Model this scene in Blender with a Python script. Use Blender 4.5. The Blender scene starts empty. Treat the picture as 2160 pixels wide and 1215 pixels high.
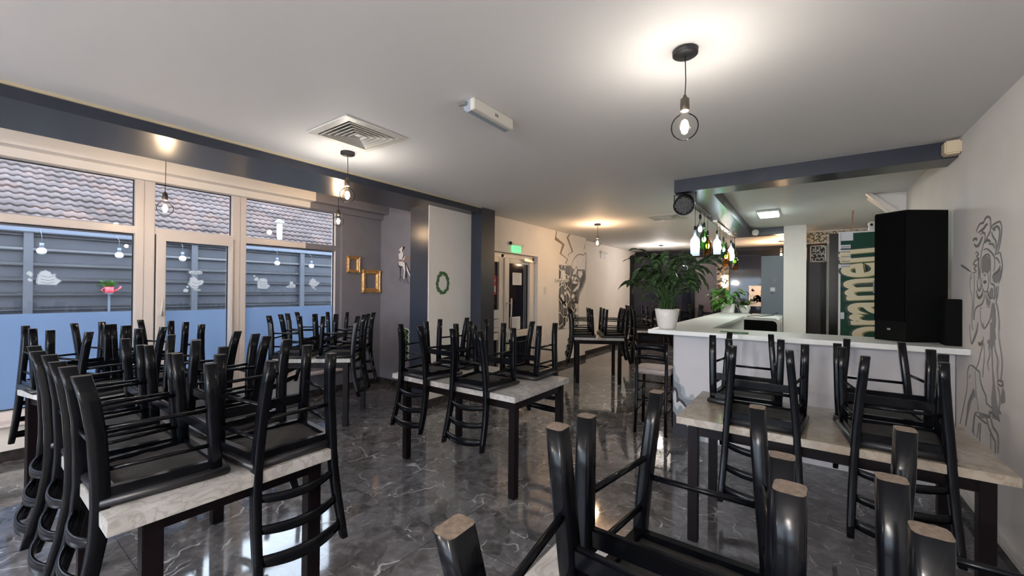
import bpy, bmesh, math, random
from mathutils import Vector, Matrix, Euler
random.seed(7)
PI = math.pi
C = bpy.context.scene.collection
S = bpy.context.scene

# ------------------------------------------------------------------ camera, sky, exposure
def make_camera():
    yaw, pitch, roll = math.radians(35.7), math.radians(.237), math.radians(-.53)
    fwd = Vector((-math.sin(yaw) * math.cos(pitch), math.cos(yaw) * math.cos(pitch), math.sin(pitch)))
    r = Vector((math.cos(yaw), math.sin(yaw), 0)); d = fwd.cross(r)
    cr, sr = math.cos(roll), math.sin(roll)
    right, down = cr * r + sr * d, -sr * r + cr * d
    m = Matrix((right, -down, -fwd)).transposed().to_4x4()
    m.translation = (0, 0, 1.5)
    cd = bpy.data.cameras.new('camera'); co = bpy.data.objects.new('camera', cd); C.objects.link(co)
    cd.sensor_width = 36; cd.lens = 857 / 2160 * 36; cd.clip_start = .02
    co.matrix_world = m
    S.camera = co
make_camera()
S.view_settings.view_transform = 'Standard'; S.view_settings.look = 'None'
S.view_settings.gamma = 1; S.view_settings.use_curve_mapping = False
S.view_settings.exposure = 1.38
w = bpy.data.worlds.new('sky'); S.world = w; w.use_nodes = True
bg = w.node_tree.nodes['Background']
bg.inputs[0].default_value = (.78, .87, 1.0, 1); bg.inputs[1].default_value = 3.9
BULB = dict(main=4.5, nook=6, entry=17, far=56, behind=84)  # behind: fill strength of the bulbs added out of view
PANEL_LIGHT_POWER = 7
def portal(loc, rot, sx, sy):      # helps the sampler find the sky through an opening; gives off no light itself
    l = bpy.data.lights.new('sky_portal', 'AREA'); l.shape = 'RECTANGLE'; l.size = sx; l.size_y = sy; l.cycles.is_portal = True
    o = bpy.data.objects.new('sky_portal', l); C.objects.link(o); o.location = loc; o.rotation_euler = rot
portal((-5.7, .0, 1.5), (0, -PI / 2, 0), 2.4, 6.8)
portal((-2.3, -4.2, 1.4), (PI / 2, 0, 0), 5.2, 2.0)

# ------------------------------------------------------------------ materials
def newmat(name):
    m = bpy.data.materials.new(name); m.use_nodes = True
    return m, m.node_tree, m.node_tree.nodes['Principled BSDF']
def N(nt, t, **kw):
    n = nt.nodes.new(t)
    for k, v in kw.items():
        if k.startswith('_'): n.inputs[k[1:].replace('_', ' ')].default_value = v
        else: setattr(n, k, v)
    return n
def ramp(nt, stops, interp='LINEAR'):
    r = nt.nodes.new('ShaderNodeValToRGB'); r.color_ramp.interpolation = interp
    els = r.color_ramp.elements
    while len(els) < len(stops): els.new(.5)
    for e, (p, c) in zip(els, stops): e.position = p; e.color = (*c, 1) if len(c) == 3 else c
    return r
def plain(name, col, rough=.5, metal=0, spec=.5, coat=0, noise=0, nscale=20, bump=0, bscale=200):
    m, nt, b = newmat(name)
    b.inputs['Base Color'].default_value = (*col, 1); b.inputs['Roughness'].default_value = rough
    b.inputs['Metallic'].default_value = metal; b.inputs['Specular IOR Level'].default_value = spec
    b.inputs['Coat Weight'].default_value = coat; b.inputs['Coat Roughness'].default_value = .1
    tc = N(nt, 'ShaderNodeTexCoord')
    if noise:
        n = N(nt, 'ShaderNodeTexNoise', _Scale=nscale, _Detail=4); nt.links.new(tc.outputs['Object'], n.inputs['Vector'])
        r = ramp(nt, [(.3, tuple(c * (1 - noise) for c in col)), (.7, tuple(min(1, c * (1 + noise)) for c in col))])
        nt.links.new(n.outputs['Fac'], r.inputs[0]); nt.links.new(r.outputs[0], b.inputs['Base Color'])
    if bump:
        n = N(nt, 'ShaderNodeTexNoise', _Scale=bscale, _Detail=3); nt.links.new(tc.outputs['Object'], n.inputs['Vector'])
        bp = N(nt, 'ShaderNodeBump', _Strength=bump, _Distance=.01); nt.links.new(n.outputs['Fac'], bp.inputs['Height']); nt.links.new(bp.outputs[0], b.inputs['Normal'])
    return m
def glow(name, col, strength):
    m, nt, b = newmat(name)
    b.inputs['Base Color'].default_value = (*col, 1)
    b.inputs['Emission Color'].default_value = (*col, 1); b.inputs['Emission Strength'].default_value = strength
    return m
def clear_glass(name, tint=(1, 1, 1), ior=1.45, rough=0):
    m, nt, b = newmat(name); nt.nodes.remove(b)
    out = nt.nodes['Material Output']
    t = N(nt, 'ShaderNodeBsdfTransparent'); t.inputs[0].default_value = (*tint, 1)
    g = N(nt, 'ShaderNodeBsdfGlossy'); g.inputs['Roughness'].default_value = rough
    f = N(nt, 'ShaderNodeFresnel', _IOR=ior); mx = N(nt, 'ShaderNodeMixShader')
    nt.links.new(f.outputs[0], mx.inputs[0]); nt.links.new(t.outputs[0], mx.inputs[1]); nt.links.new(g.outputs[0], mx.inputs[2]); nt.links.new(mx.outputs[0], out.inputs[0])
    return m
def frosted(name, col, trans=.5, clear=.1):
    m, nt, b = newmat(name); nt.nodes.remove(b)
    out = nt.nodes['Material Output']
    d = N(nt, 'ShaderNodeBsdfDiffuse'); d.inputs[0].default_value = (*col, 1)
    t = N(nt, 'ShaderNodeBsdfTranslucent'); t.inputs[0].default_value = (*col, 1)
    mx = N(nt, 'ShaderNodeMixShader', _Fac=trans); nt.links.new(d.outputs[0], mx.inputs[1]); nt.links.new(t.outputs[0], mx.inputs[2])
    tr = N(nt, 'ShaderNodeBsdfTransparent'); tr.inputs[0].default_value = (*col, 1)
    m2 = N(nt, 'ShaderNodeMixShader', _Fac=clear); nt.links.new(mx.outputs[0], m2.inputs[1]); nt.links.new(tr.outputs[0], m2.inputs[2])
    nt.links.new(m2.outputs[0], out.inputs[0])
    return m
def marble_top(name, base, vein, stain):
    m, nt, b = newmat(name); tc = N(nt, 'ShaderNodeTexCoord')
    n0 = N(nt, 'ShaderNodeTexNoise', _Scale=3.0, _Detail=6, _Distortion=1.6); nt.links.new(tc.outputs['Object'], n0.inputs['Vector'])
    n1 = N(nt, 'ShaderNodeTexNoise', _Scale=7.0, _Detail=8, _Distortion=2.5); nt.links.new(tc.outputs['Object'], n1.inputs['Vector'])
    r0 = ramp(nt, [(.35, stain), (.6, base)]); nt.links.new(n0.outputs['Fac'], r0.inputs[0])
    r1 = ramp(nt, [(.44, (0, 0, 0)), (.49, (1, 1, 1)), (.51, (1, 1, 1)), (.56, (0, 0, 0))]); nt.links.new(n1.outputs['Fac'], r1.inputs[0])
    mu = N(nt, 'ShaderNodeMath', operation='MULTIPLY'); mu.inputs[1].default_value = .55; nt.links.new(r1.outputs[0], mu.inputs[0])
    mx = N(nt, 'ShaderNodeMix', data_type='RGBA'); nt.links.new(mu.outputs[0], mx.inputs[0]); nt.links.new(r0.outputs[0], mx.inputs[6]); mx.inputs[7].default_value = (*vein, 1)
    nt.links.new(mx.outputs[2], b.inputs['Base Color']); b.inputs['Roughness'].default_value = .16
    return m
def floor_mat():
    m, nt, b = newmat('dark_veined_marble_tiles'); L = nt.links.new
    tc = N(nt, 'ShaderNodeTexCoord')
    def tile(sx):
        return None
    # per-tile shift of the stone pattern
    sc = N(nt, 'ShaderNodeVectorMath', operation='SCALE'); sc.inputs['Scale'].default_value = 1 / .6; L(tc.outputs['Object'], sc.inputs[0])
    fl = N(nt, 'ShaderNodeVectorMath', operation='FLOOR'); L(sc.outputs[0], fl.inputs[0])
    wn = N(nt, 'ShaderNodeTexWhiteNoise', noise_dimensions='3D'); L(fl.outputs[0], wn.inputs['Vector'])
    ad = N(nt, 'ShaderNodeVectorMath', operation='MULTIPLY_ADD'); L(wn.outputs['Color'], ad.inputs[0]); ad.inputs[1].default_value = (9, 9, 0); L(tc.outputs['Object'], ad.inputs[2])
    dn = N(nt, 'ShaderNodeTexNoise', _Scale=5.0, _Detail=5); L(ad.outputs[0], dn.inputs['Vector'])
    dv = N(nt, 'ShaderNodeVectorMath', operation='MULTIPLY_ADD'); L(dn.outputs['Color'], dv.inputs[0]); dv.inputs[1].default_value = (.22, .22, 0); L(ad.outputs[0], dv.inputs[2])
    v1 = N(nt, 'ShaderNodeTexVoronoi', _Scale=8.0); L(dv.outputs[0], v1.inputs['Vector'])
    sep = N(nt, 'ShaderNodeSeparateColor'); L(v1.outputs['Color'], sep.inputs[0])
    cell = ramp(nt, [(0, (.055, .053, .055)), (.5, (.115, .112, .118)), (.8, (.18, .18, .19)), (1, (.15, .15, .165))]); L(sep.outputs[0], cell.inputs[0])
    n2 = N(nt, 'ShaderNodeTexNoise', _Scale=12.0, _Detail=8, _Distortion=1.2); L(ad.outputs[0], n2.inputs['Vector'])
    cl = ramp(nt, [(.3, (.042, .040, .041)), (.55, (.125, .12, .125)), (.75, (.27, .27, .285))]); L(n2.outputs['Fac'], cl.inputs[0])
    mx = N(nt, 'ShaderNodeMix', data_type='RGBA', _Factor=.5); L(cell.outputs[0], mx.inputs[6]); L(cl.outputs[0], mx.inputs[7])
    # white veins, broken up by a mask
    dn2 = N(nt, 'ShaderNodeTexNoise', _Scale=2.6, _Detail=3); L(ad.outputs[0], dn2.inputs['Vector'])
    dv2 = N(nt, 'ShaderNodeVectorMath', operation='MULTIPLY_ADD'); L(dn2.outputs['Color'], dv2.inputs[0]); dv2.inputs[1].default_value = (.5, .5, 0); L(ad.outputs[0], dv2.inputs[2])
    def veins(scale, width, mscale, lo, hi, src):
        ve = N(nt, 'ShaderNodeTexVoronoi', feature='DISTANCE_TO_EDGE', _Scale=scale); L(src.outputs[0], ve.inputs['Vector'])
        vr = ramp(nt, [(0, (1, 1, 1)), (width, (0, 0, 0))]); L(ve.outputs['Distance'], vr.inputs[0])
        mk = N(nt, 'ShaderNodeTexNoise', _Scale=mscale, _Detail=2); L(dv.outputs[0], mk.inputs['Vector'])
        mr = ramp(nt, [(lo, (0, 0, 0)), (hi, (1, 1, 1))]); L(mk.outputs['Fac'], mr.inputs[0])
        mu = N(nt, 'ShaderNodeMath', operation='MULTIPLY'); L(vr.outputs[0], mu.inputs[0]); L(mr.outputs[0], mu.inputs[1])
        return mu
    a = veins(2.3, .016, 3.5, .52, .62, dv2); c = veins(8.0, .035, 6.0, .54, .66, dv)
    mxm = N(nt, 'ShaderNodeMath', operation='MAXIMUM'); L(a.outputs[0], mxm.inputs[0]); L(c.outputs[0], mxm.inputs[1])
    m2 = N(nt, 'ShaderNodeMix', data_type='RGBA'); L(mxm.outputs[0], m2.inputs[0]); L(mx.outputs[2], m2.inputs[6]); m2.inputs[7].default_value = (.50, .50, .53, 1)
    br = N(nt, 'ShaderNodeTexBrick', offset=0, squash=1); br.inputs['Scale'].default_value = 1; br.inputs['Mortar Size'].default_value = .0016
    br.inputs['Brick Width'].default_value = .6; br.inputs['Row Height'].default_value = .6; L(tc.outputs['Object'], br.inputs['Vector'])
    m3 = N(nt, 'ShaderNodeMix', data_type='RGBA'); L(br.outputs['Fac'], m3.inputs[0]); L(m2.outputs[2], m3.inputs[6]); m3.inputs[7].default_value = (.03, .03, .03, 1)
    L(m3.outputs[2], b.inputs['Base Color']); b.inputs['Roughness'].default_value = .06; b.inputs['IOR'].default_value = 1.7
    return m
def leaf_mat(name, dark, light, freq=26):
    m, nt, b = newmat(name); L = nt.links.new
    uv = N(nt, 'ShaderNodeUVMap'); sx = N(nt, 'ShaderNodeSeparateXYZ'); L(uv.outputs[0], sx.inputs[0])
    a = N(nt, 'ShaderNodeMath', operation='ABSOLUTE'); s = N(nt, 'ShaderNodeMath', operation='SUBTRACT'); s.inputs[1].default_value = .5
    L(sx.outputs[0], s.inputs[0]); L(s.outputs[0], a.inputs[0])
    ma = N(nt, 'ShaderNodeMath', operation='MULTIPLY_ADD'); L(a.outputs[0], ma.inputs[0]); ma.inputs[1].default_value = -.35; L(sx.outputs[1], ma.inputs[2])
    mu = N(nt, 'ShaderNodeMath', operation='MULTIPLY'); L(ma.outputs[0], mu.inputs[0]); mu.inputs[1].default_value = freq
    si = N(nt, 'ShaderNodeMath', operation='SINE'); L(mu.outputs[0], si.inputs[0])
    r = ramp(nt, [(.45, dark), (.75, light)]); L(si.outputs[0], r.inputs[0]); L(r.outputs[0], b.inputs['Base Color'])
    b.inputs['Roughness'].default_value = .38
    return m
def roof_mat():
    m, nt, b = newmat('weathered_clay_tile'); L = nt.links.new; tc = N(nt, 'ShaderNodeTexCoord')
    n = N(nt, 'ShaderNodeTexNoise', _Scale=1.8, _Detail=8); L(tc.outputs['Object'], n.inputs['Vector'])
    v = N(nt, 'ShaderNodeTexVoronoi', _Scale=4.5); L(tc.outputs['Object'], v.inputs['Vector'])
    sp = N(nt, 'ShaderNodeSeparateColor'); L(v.outputs['Color'], sp.inputs[0])
    r = ramp(nt, [(.3, (.058, .044, .042)), (.55, (.10, .078, .074)), (.75, (.145, .115, .108))]); L(n.outputs['Fac'], r.inputs[0])
    r2 = ramp(nt, [(0, (.068, .051, .049)), (.6, (.10, .079, .078)), (1, (.16, .10, .08))]); L(sp.outputs[0], r2.inputs[0])
    mx = N(nt, 'ShaderNodeMix', data_type='RGBA', _Factor=.5); L(r.outputs[0], mx.inputs[6]); L(r2.outputs[0], mx.inputs[7]); L(mx.outputs[2], b.inputs['Base Color'])
    b.inputs['Roughness'].default_value = .85
    return m

M = dict(
    white=plain('warm_white_wall_paint', (.74, .70, .665), .6, bump=.03, bscale=300, noise=.03, nscale=3),
    ceiling=plain('ceiling_paint', (.72, .71, .70), .7, bump=.02, bscale=260),
    slate=plain('slate_blue_wall_paint', (.19, .185, .215), .5, bump=.04, bscale=120, noise=.06, nscale=5),
    beam=plain('dark_satin_beam_paint', (.022, .027, .042), .30, spec=.6, bump=.05, bscale=60, noise=.1, nscale=9),
    gap=plain('tan_sealant', (.42, .36, .25), .7),
    pvc=plain('white_window_frame', (.66, .60, .575), .35),
    pvcdoor=plain('white_door_frame', (.66, .62, .58), .35),
    skirting=plain('dark_marble_skirting', (.035, .03, .03), .2, noise=.6, nscale=14),
    floor=floor_mat(),
    lacquer=plain('black_lacquered_wood', (.0032, .0037, .0055), .20, spec=.21, noise=.25, nscale=30, bump=.03, bscale=40),
    tipdark=plain('worn_dark_foot', (.05, .047, .044), .7, noise=.3, nscale=120),
    tip=plain('bare_wood_end_grain', (.17, .13, .10), .8, noise=.35, nscale=120),
    vinyl=plain('black_vinyl', (.016, .016, .019), .34, bump=.08, bscale=250),
    vinylgrey=plain('pale_worn_vinyl', (.33, .28, .26), .45, noise=.15, nscale=25),
    cloth=plain('black_lining_cloth', (.020, .0185, .018), .85, noise=.5, nscale=9, bump=.5, bscale=16),
    tabletop=marble_top('white_marble_laminate', (.52, .515, .51), (.30, .28, .265), (.42, .405, .39)),
    tabletop_tan=marble_top('tan_marble_laminate', (.42, .375, .32), (.26, .205, .155), (.32, .265, .21)),
    tableleg=plain('dark_brown_table_steel', (.007, .0045, .0055), .4, spec=.15),
    counter=plain('white_counter_laminate', (.72, .73, .72), .35),
    barwhite=plain('bar_front_paint', (.62, .61, .64), .6),
    black=plain('matt_black', (.012, .012, .013), .5), gloss=plain('gloss_black', (.005, .005, .006), .15, spec=.25),
    grille=plain('speaker_cloth', (.003, .003, .0035), .9, spec=.05, bump=.2, bscale=700),
    carpet=plain('speaker_carpet', (.006, .0065, .006), .95, spec=.08, bump=.4, bscale=500),
    steel=plain('brushed_steel', (.55, .54, .52), .3, metal=1),
    brass=plain('aged_socket_brass', (.10, .085, .07), .4, metal=.7),
    gold=plain('gilded_wood', (.52, .30, .11), .38, metal=.35, noise=.45, nscale=35, bump=.3, bscale=60),
    pot=plain('white_ceramic_pot', (.74, .71, .68), .3), soil=plain('potting_soil', (.03, .02, .015), .9),
    stem=plain('plant_stem', (.05, .10, .03), .5), redpetal=plain('red_petal', (.6, .05, .04), .4),
    leafdark=leaf_mat('banded_dark_leaf', (.016, .040, .013), (.085, .15, .05)),
    leafbright=leaf_mat('bright_leaf', (.05, .17, .02), (.13, .32, .05), 9),
    leafolive=leaf_mat('olive_leaf', (.05, .10, .02), (.20, .22, .05), 14),
    fence=plain('slate_fence_board', (.050, .055, .068), .5, noise=.1, nscale=3), fencepost=plain('fence_post_paint', (.078, .084, .10), .5),
    fencecap=plain('pale_gutter', (.13, .155, .20), .4), yard=plain('yard_concrete', (.25, .25, .26), .8, noise=.2, nscale=2),
    roof=roof_mat(), film=frosted('frosted_window_film', (.64, .77, .95), .88, .04),
    sticker=frosted('white_vinyl_sticker', (.96, .98, 1.0), .85, .0), stickerline=plain('sticker_outline', (.25, .33, .42), .6),
    glass=clear_glass('window_glass', (.93, .96, .98)), darkglass=plain('dark_door_glass', (.010, .012, .022), .05, spec=.4),
    bulbglass=clear_glass('bulb_glass', (.995, .985, .97), 1.09), filament=glow('filament_glow', (1, .80, .52), 90),
    filament_white=glow('white_filament_glow', (1, .92, .80), 90), bottlebulb=glow('cool_bulb_glow', (.82, .95, 1), 8),
    bottlewhite=frosted('frosted_white_bottle', (.85, .92, .97), .7, .0), bottleclear=clear_glass('clear_bottle', (.80, .85, .88), 1.4),
    bottlegreen=clear_glass('green_bottle', (.30, .75, .22), 1.4), bottleamber=clear_glass('amber_bottle', (.95, .50, .08), 1.4),
    led=glow('led_panel_glow', (.88, 1, .98), 9), exitglow=glow('green_exit_glow', (.06, .55, .18), .9),
    plastic=plain('white_plastic', (.62, .60, .55), .4), cream=plain('cream_plastic', (.68, .56, .38), .45),
    green=plain('bottle_green_vinyl', (.004, .048, .026), .55, spec=.2), lettercream=plain('cream_lettering', (.66, .57, .36), .5), letteredge=plain('dark_lettering_edge', (.012, .03, .015), .5), lettergold=plain('olive_lettering_shade', (.25, .22, .06), .5),
    paper=plain('paper', (.62, .63, .66), .7), paperink=plain('grey_print', (.22, .22, .24), .7), red=plain('red_sticker', (.55, .02, .03), .4),
    ink=plain('mural_grey_paint', (.20, .195, .19), .6), inkmid=plain('mural_mid_grey', (.30, .29, .285), .6), muralgrey=plain('mural_deep_grey', (.13, .126, .122), .6), inkdark=plain('mural_black_paint', (.02, .019, .02), .5), inkwhite=plain('mural_white_paint', (.70, .67, .66), .6), inkbrown=plain('mural_taupe_paint', (.21, .165, .125), .6),
    wave1=plain('wave_light_grey', (.36, .40, .44), .6), wave2=plain('wave_mid_grey', (.22, .25, .29), .6), wave3=plain('wave_near_black', (.022, .022, .035), .5), wave4=plain('wave_white', (.62, .63, .66), .6), wave5=plain('wave_grey', (.30, .34, .38), .6),
    darkwall=plain('dark_partition', (.022, .018, .021), .3, spec=.25, noise=.3, nscale=3), browndoor=plain('brown_partition_panel', (.075, .058, .062), .35), bluepanel=plain('slate_blue_board', (.055, .085, .11), .35),
    wood=plain('raw_wood', (.32, .17, .10), .6), leafgreen=plain('painted_leaf_green', (.04, .12, .035), .5, noise=.4, nscale=60), pink=plain('coral_plastic', (.72, .09, .12), .4), teal=glow('teal_led', (.05, .55, .75), 1.2),
    whitefeather=plain('dried_flower', (.62, .60, .52), .8), lilac=plain('lilac_panel', (.30, .28, .36), .4),
)

# ------------------------------------------------------------------ mesh helpers
class MB:
    def __init__(s): s.bm = bmesh.new(); s.uv = None; s.smooth = False
    def face(s, vs, mi=0, sm=False):
        try: f = s.bm.faces.new(vs)
        except ValueError: return None
        f.material_index = mi; f.smooth = sm
        return f
    def box(s, x0, y0, z0, x1, y1, z1, mi=0, bev=0, rot=None, about=None):
        x0, x1 = min(x0, x1), max(x0, x1); y0, y1 = min(y0, y1), max(y0, y1); z0, z1 = min(z0, z1), max(z0, z1)
        if bev:
            b = min(bev, (x1 - x0) / 2.1, (y1 - y0) / 2.1, (z1 - z0) / 2.1)
            t = bmesh.new(); r = bmesh.ops.create_cube(t, size=1)
            for v in t.verts: v.co = Vector(((v.co.x + .5) * (x1 - x0) + x0, (v.co.y + .5) * (y1 - y0) + y0, (v.co.z + .5) * (z1 - z0) + z0))
            bmesh.ops.bevel(t, geom=t.edges[:], offset=b, segments=2, affect='EDGES')
            mp = {v: s.bm.verts.new(v.co) for v in t.verts}; new = list(mp.values())
            for f in t.faces: s.face([mp[v] for v in f.verts], mi)
            t.free()
        else:
            new = [s.bm.verts.new((x, y, z)) for x in (x0, x1) for y in (y0, y1) for z in (z0, z1)]
            for q in ((0, 1, 3, 2), (4, 6, 7, 5), (0, 4, 5, 1), (2, 3, 7, 6), (0, 2, 6, 4), (1, 5, 7, 3)): s.face([new[i] for i in q], mi)
        if rot is not None:
            a = Vector(about) if about else Vector(((x0 + x1) / 2, (y0 + y1) / 2, (z0 + z1) / 2))
            for v in new: v.co = rot @ (v.co - a) + a
        return s
    def loft(s, rings, mi=0, sm=True, cap=True, capmi=None):
        R = [[s.bm.verts.new(p) for p in r] for r in rings]; n = len(R[0])
        for a, b in zip(R, R[1:]):
            for i in range(n): s.face([a[i], a[(i + 1) % n], b[(i + 1) % n], b[i]], mi, sm)
        if cap:
            s.face(R[0][::-1], mi if capmi is None else capmi); s.face(R[-1], mi)
        return s
    def tube(s, pts, r, n=8, mi=0, cap=True):
        pts = [Vector(p) for p in pts]; rs = r if isinstance(r, (list, tuple)) else [r] * len(pts); rings = []
        for i, p in enumerate(pts):
            d = (pts[min(i + 1, len(pts) - 1)] - pts[max(i - 1, 0)])
            d = d.normalized() if d.length > 1e-9 else Vector((0, 0, 1))
            u = d.orthogonal().normalized() if i == 0 else (u - d * u.dot(d)).normalized()
            v = d.cross(u)
            rings.append([p + (u * math.cos(2 * PI * k / n) + v * math.sin(2 * PI * k / n)) * rs[i] for k in range(n)])
        return s.loft(rings, mi, True, cap)
    def lathe(s, prof, cx=0, cy=0, cz=0, n=20, mi=0, cap=True):
        rings = [[(cx + r * math.cos(2 * PI * k / n), cy + r * math.sin(2 * PI * k / n), cz + z) for k in range(n)] for r, z in prof]
        return s.loft(rings, mi, True, cap)
    def sphere(s, c, r, n=14, mi=0, sz=1):
        prof = [(max(1e-4, r * math.sin(PI * k / 10)), -r * sz * math.cos(PI * k / 10)) for k in range(11)]
        return s.lathe(prof, c[0], c[1], c[2], n, mi)
    def prism(s, pts, ax, a0, a1, mi=0):          # pts: (u,v) in the two other axes
        def P(u, v, a): return {0: (a, u, v), 1: (u, a, v), 2: (u, v, a)}[ax]
        A = [s.bm.verts.new(P(u, v, a0)) for u, v in pts]; B = [s.bm.verts.new(P(u, v, a1)) for u, v in pts]; n = len(pts)
        s.face(A, mi); s.face(B[::-1], mi)
        for i in range(n): s.face([A[i], B[i], B[(i + 1) % n], A[(i + 1) % n]], mi)
        return s
    def ribbon(s, pts, w, ax, a0, a1, mi=0, taper=True):   # a brush stroke lying on a wall
        if len(pts) > 2:
            q = []
            P = [pts[0]] + list(pts) + [pts[-1]]
            for i in range(1, len(P) - 2):
                for k in range(4):
                    t = k / 4; p0, p1, p2, p3 = P[i - 1], P[i], P[i + 1], P[i + 2]
                    q.append(tuple(.5 * (2 * p1[j] + (-p0[j] + p2[j]) * t + (2 * p0[j] - 5 * p1[j] + 4 * p2[j] - p3[j]) * t * t + (-p0[j] + 3 * p1[j] - 3 * p2[j] + p3[j]) * t ** 3) for j in (0, 1)))
            q.append(tuple(pts[-1])); pts = q
        n = len(pts); L, R = [], []
        for i, p in enumerate(pts):
            a, b = pts[max(i - 1, 0)], pts[min(i + 1, n - 1)]
            dx, dy = b[0] - a[0], b[1] - a[1]; l = math.hypot(dx, dy) or 1
            h = w / 2 * (1 - .7 * abs(2 * i / max(1, n - 1) - 1) ** 3 if taper else 1)
            L.append((p[0] - dy / l * h, p[1] + dx / l * h)); R.append((p[0] + dy / l * h, p[1] - dx / l * h))
        def P3(u, a): return {0: (a, u[0], u[1]), 1: (u[0], a, u[1]), 2: (u[0], u[1], a)}[ax]
        VL = [s.bm.verts.new(P3(u, a1)) for u in L]; VR = [s.bm.verts.new(P3(u, a1)) for u in R]
        BL = [s.bm.verts.new(P3(u, a0)) for u in L]; BR = [s.bm.verts.new(P3(u, a0)) for u in R]
        for i in range(n - 1):
            s.face([VL[i], VL[i + 1], VR[i + 1], VR[i]], mi); s.face([VL[i], BL[i], BL[i + 1], VL[i + 1]], mi); s.face([VR[i], VR[i + 1], BR[i + 1], BR[i]], mi)
        return s
    def leaf(s, base, d, length, width, droop, mi=0, roll=0, fold=.25, shape='lance', n=8):
        if s.uv is None: s.uv = s.bm.loops.layers.uv.new('UVMap')
        d = Vector(d).normalized(); side = d.cross(Vector((0, 0, 1)))
        side = side.normalized() if side.length > .05 else Vector((1, 0, 0))
        side = Matrix.Rotation(roll, 3, d) @ side; p = Vector(base); step = length / n; rows = []
        for i in range(n + 1):
            t = i / n
            wv = (math.sin(PI * min(1, t * .96 + .02)) ** .8) if shape == 'lance' else (math.sin(PI * min(1, t ** .55)) ** .7 if t < 1 else 0)
            wv = max(.02, wv) * width / 2; up = side.cross(d).normalized()
            rows.append((p - side * wv + up * wv * fold, p.copy(), p + side * wv + up * wv * fold, t))
            d = (d + Vector((0, 0, -droop / n))).normalized(); p = p + d * step
        V = [[s.bm.verts.new(c) for c in r[:3]] for r in rows]
        for i in range(n):
            for k in (0, 1):
                f = s.face([V[i][k], V[i][k + 1], V[i + 1][k + 1], V[i + 1][k]], mi, True)
                if f:
                    for lp, uvc in zip(f.loops, ((k * .5, rows[i][3]), (k * .5 + .5, rows[i][3]), (k * .5 + .5, rows[i + 1][3]), (k * .5, rows[i + 1][3]))): lp[s.uv].uv = uvc
        return p
    def build(s, name, mats, parent=None, fix=True):
        if fix: bmesh.ops.recalc_face_normals(s.bm, faces=s.bm.faces[:])
        me = bpy.data.meshes.new(name); s.bm.to_mesh(me); s.bm.free()
        for m in (mats if isinstance(mats, (list, tuple)) else [mats]): me.materials.append(M[m] if isinstance(m, str) else m)
        o = bpy.data.objects.new(name, me); C.objects.link(o); o.parent = parent
        return o
def thing(name, label, cat, loc=(0, 0, 0), rz=0, group=None):
    o = bpy.data.objects.new(name, None); C.objects.link(o); o.location = loc; o.rotation_euler = (0, 0, rz); o.empty_display_size = .1
    return tag(o, label, cat, group)
def tag(o, label, cat, group=None):
    o['label'] = label; o['category'] = cat; o['kind'] = 'thing'
    if group: o['group'] = group
    return o
def struct(o): o['kind'] = 'structure'; return o
def dup(root, loc=None, rot=None, label=None, group=None):
    def cp(o, par):
        c = o.copy(); C.objects.link(c); c.parent = par
        for ch in kids.get(o, []): cp(ch, c)
        return c
    kids = {}
    for o in bpy.data.objects:
        if o.parent: kids.setdefault(o.parent, []).append(o)
    r = cp(root, None)
    if loc is not None: r.location = loc
    if rot is not None: r.rotation_euler = rot
    if label: r['label'] = label
    if group: r['group'] = group
    return r
def text(body, name, mat, size, loc, rot, parent, extrude=.001, offset=0, align='CENTER', shear=0):
    cu = bpy.data.curves.new(name, 'FONT'); cu.body = body; cu.size = size; cu.extrude = extrude; cu.offset = offset; cu.align_x = align; cu.align_y = 'CENTER'; cu.shear = shear
    tmp = bpy.data.objects.new(name, cu); C.objects.link(tmp); bpy.context.view_layer.update(); me = bpy.data.meshes.new_from_object(tmp.evaluated_get(bpy.context.evaluated_depsgraph_get())); bpy.data.objects.remove(tmp); bpy.data.curves.remove(cu)
    me.materials.clear(); me.materials.append(M[mat]); o = bpy.data.objects.new(name, me); C.objects.link(o); o.location = loc; o.rotation_euler = rot; o.parent = parent
    return o
def recentre(t, loc):      # moves a painting's origin to its own middle, its parts staying put
    d = Vector(loc) - t.location; t.location = loc
    for ch in bpy.data.objects:
        if ch.parent == t: ch.location = ch.location - d
def rrect(w, d, r=.3, n=3):          # rounded rectangle outline, r as a share of the short side
    rad = min(w, d) * r; out = []
    for cx, cy, a0 in ((w / 2 - rad, d / 2 - rad, 0), (-w / 2 + rad, d / 2 - rad, 90), (-w / 2 + rad, -d / 2 + rad, 180), (w / 2 - rad, -d / 2 + rad, 270)):
        for k in range(n): a = math.radians(a0 + 90 * k / (n - 1)); out.append((cx + rad * math.cos(a), cy + rad * math.sin(a)))
    return out
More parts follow.
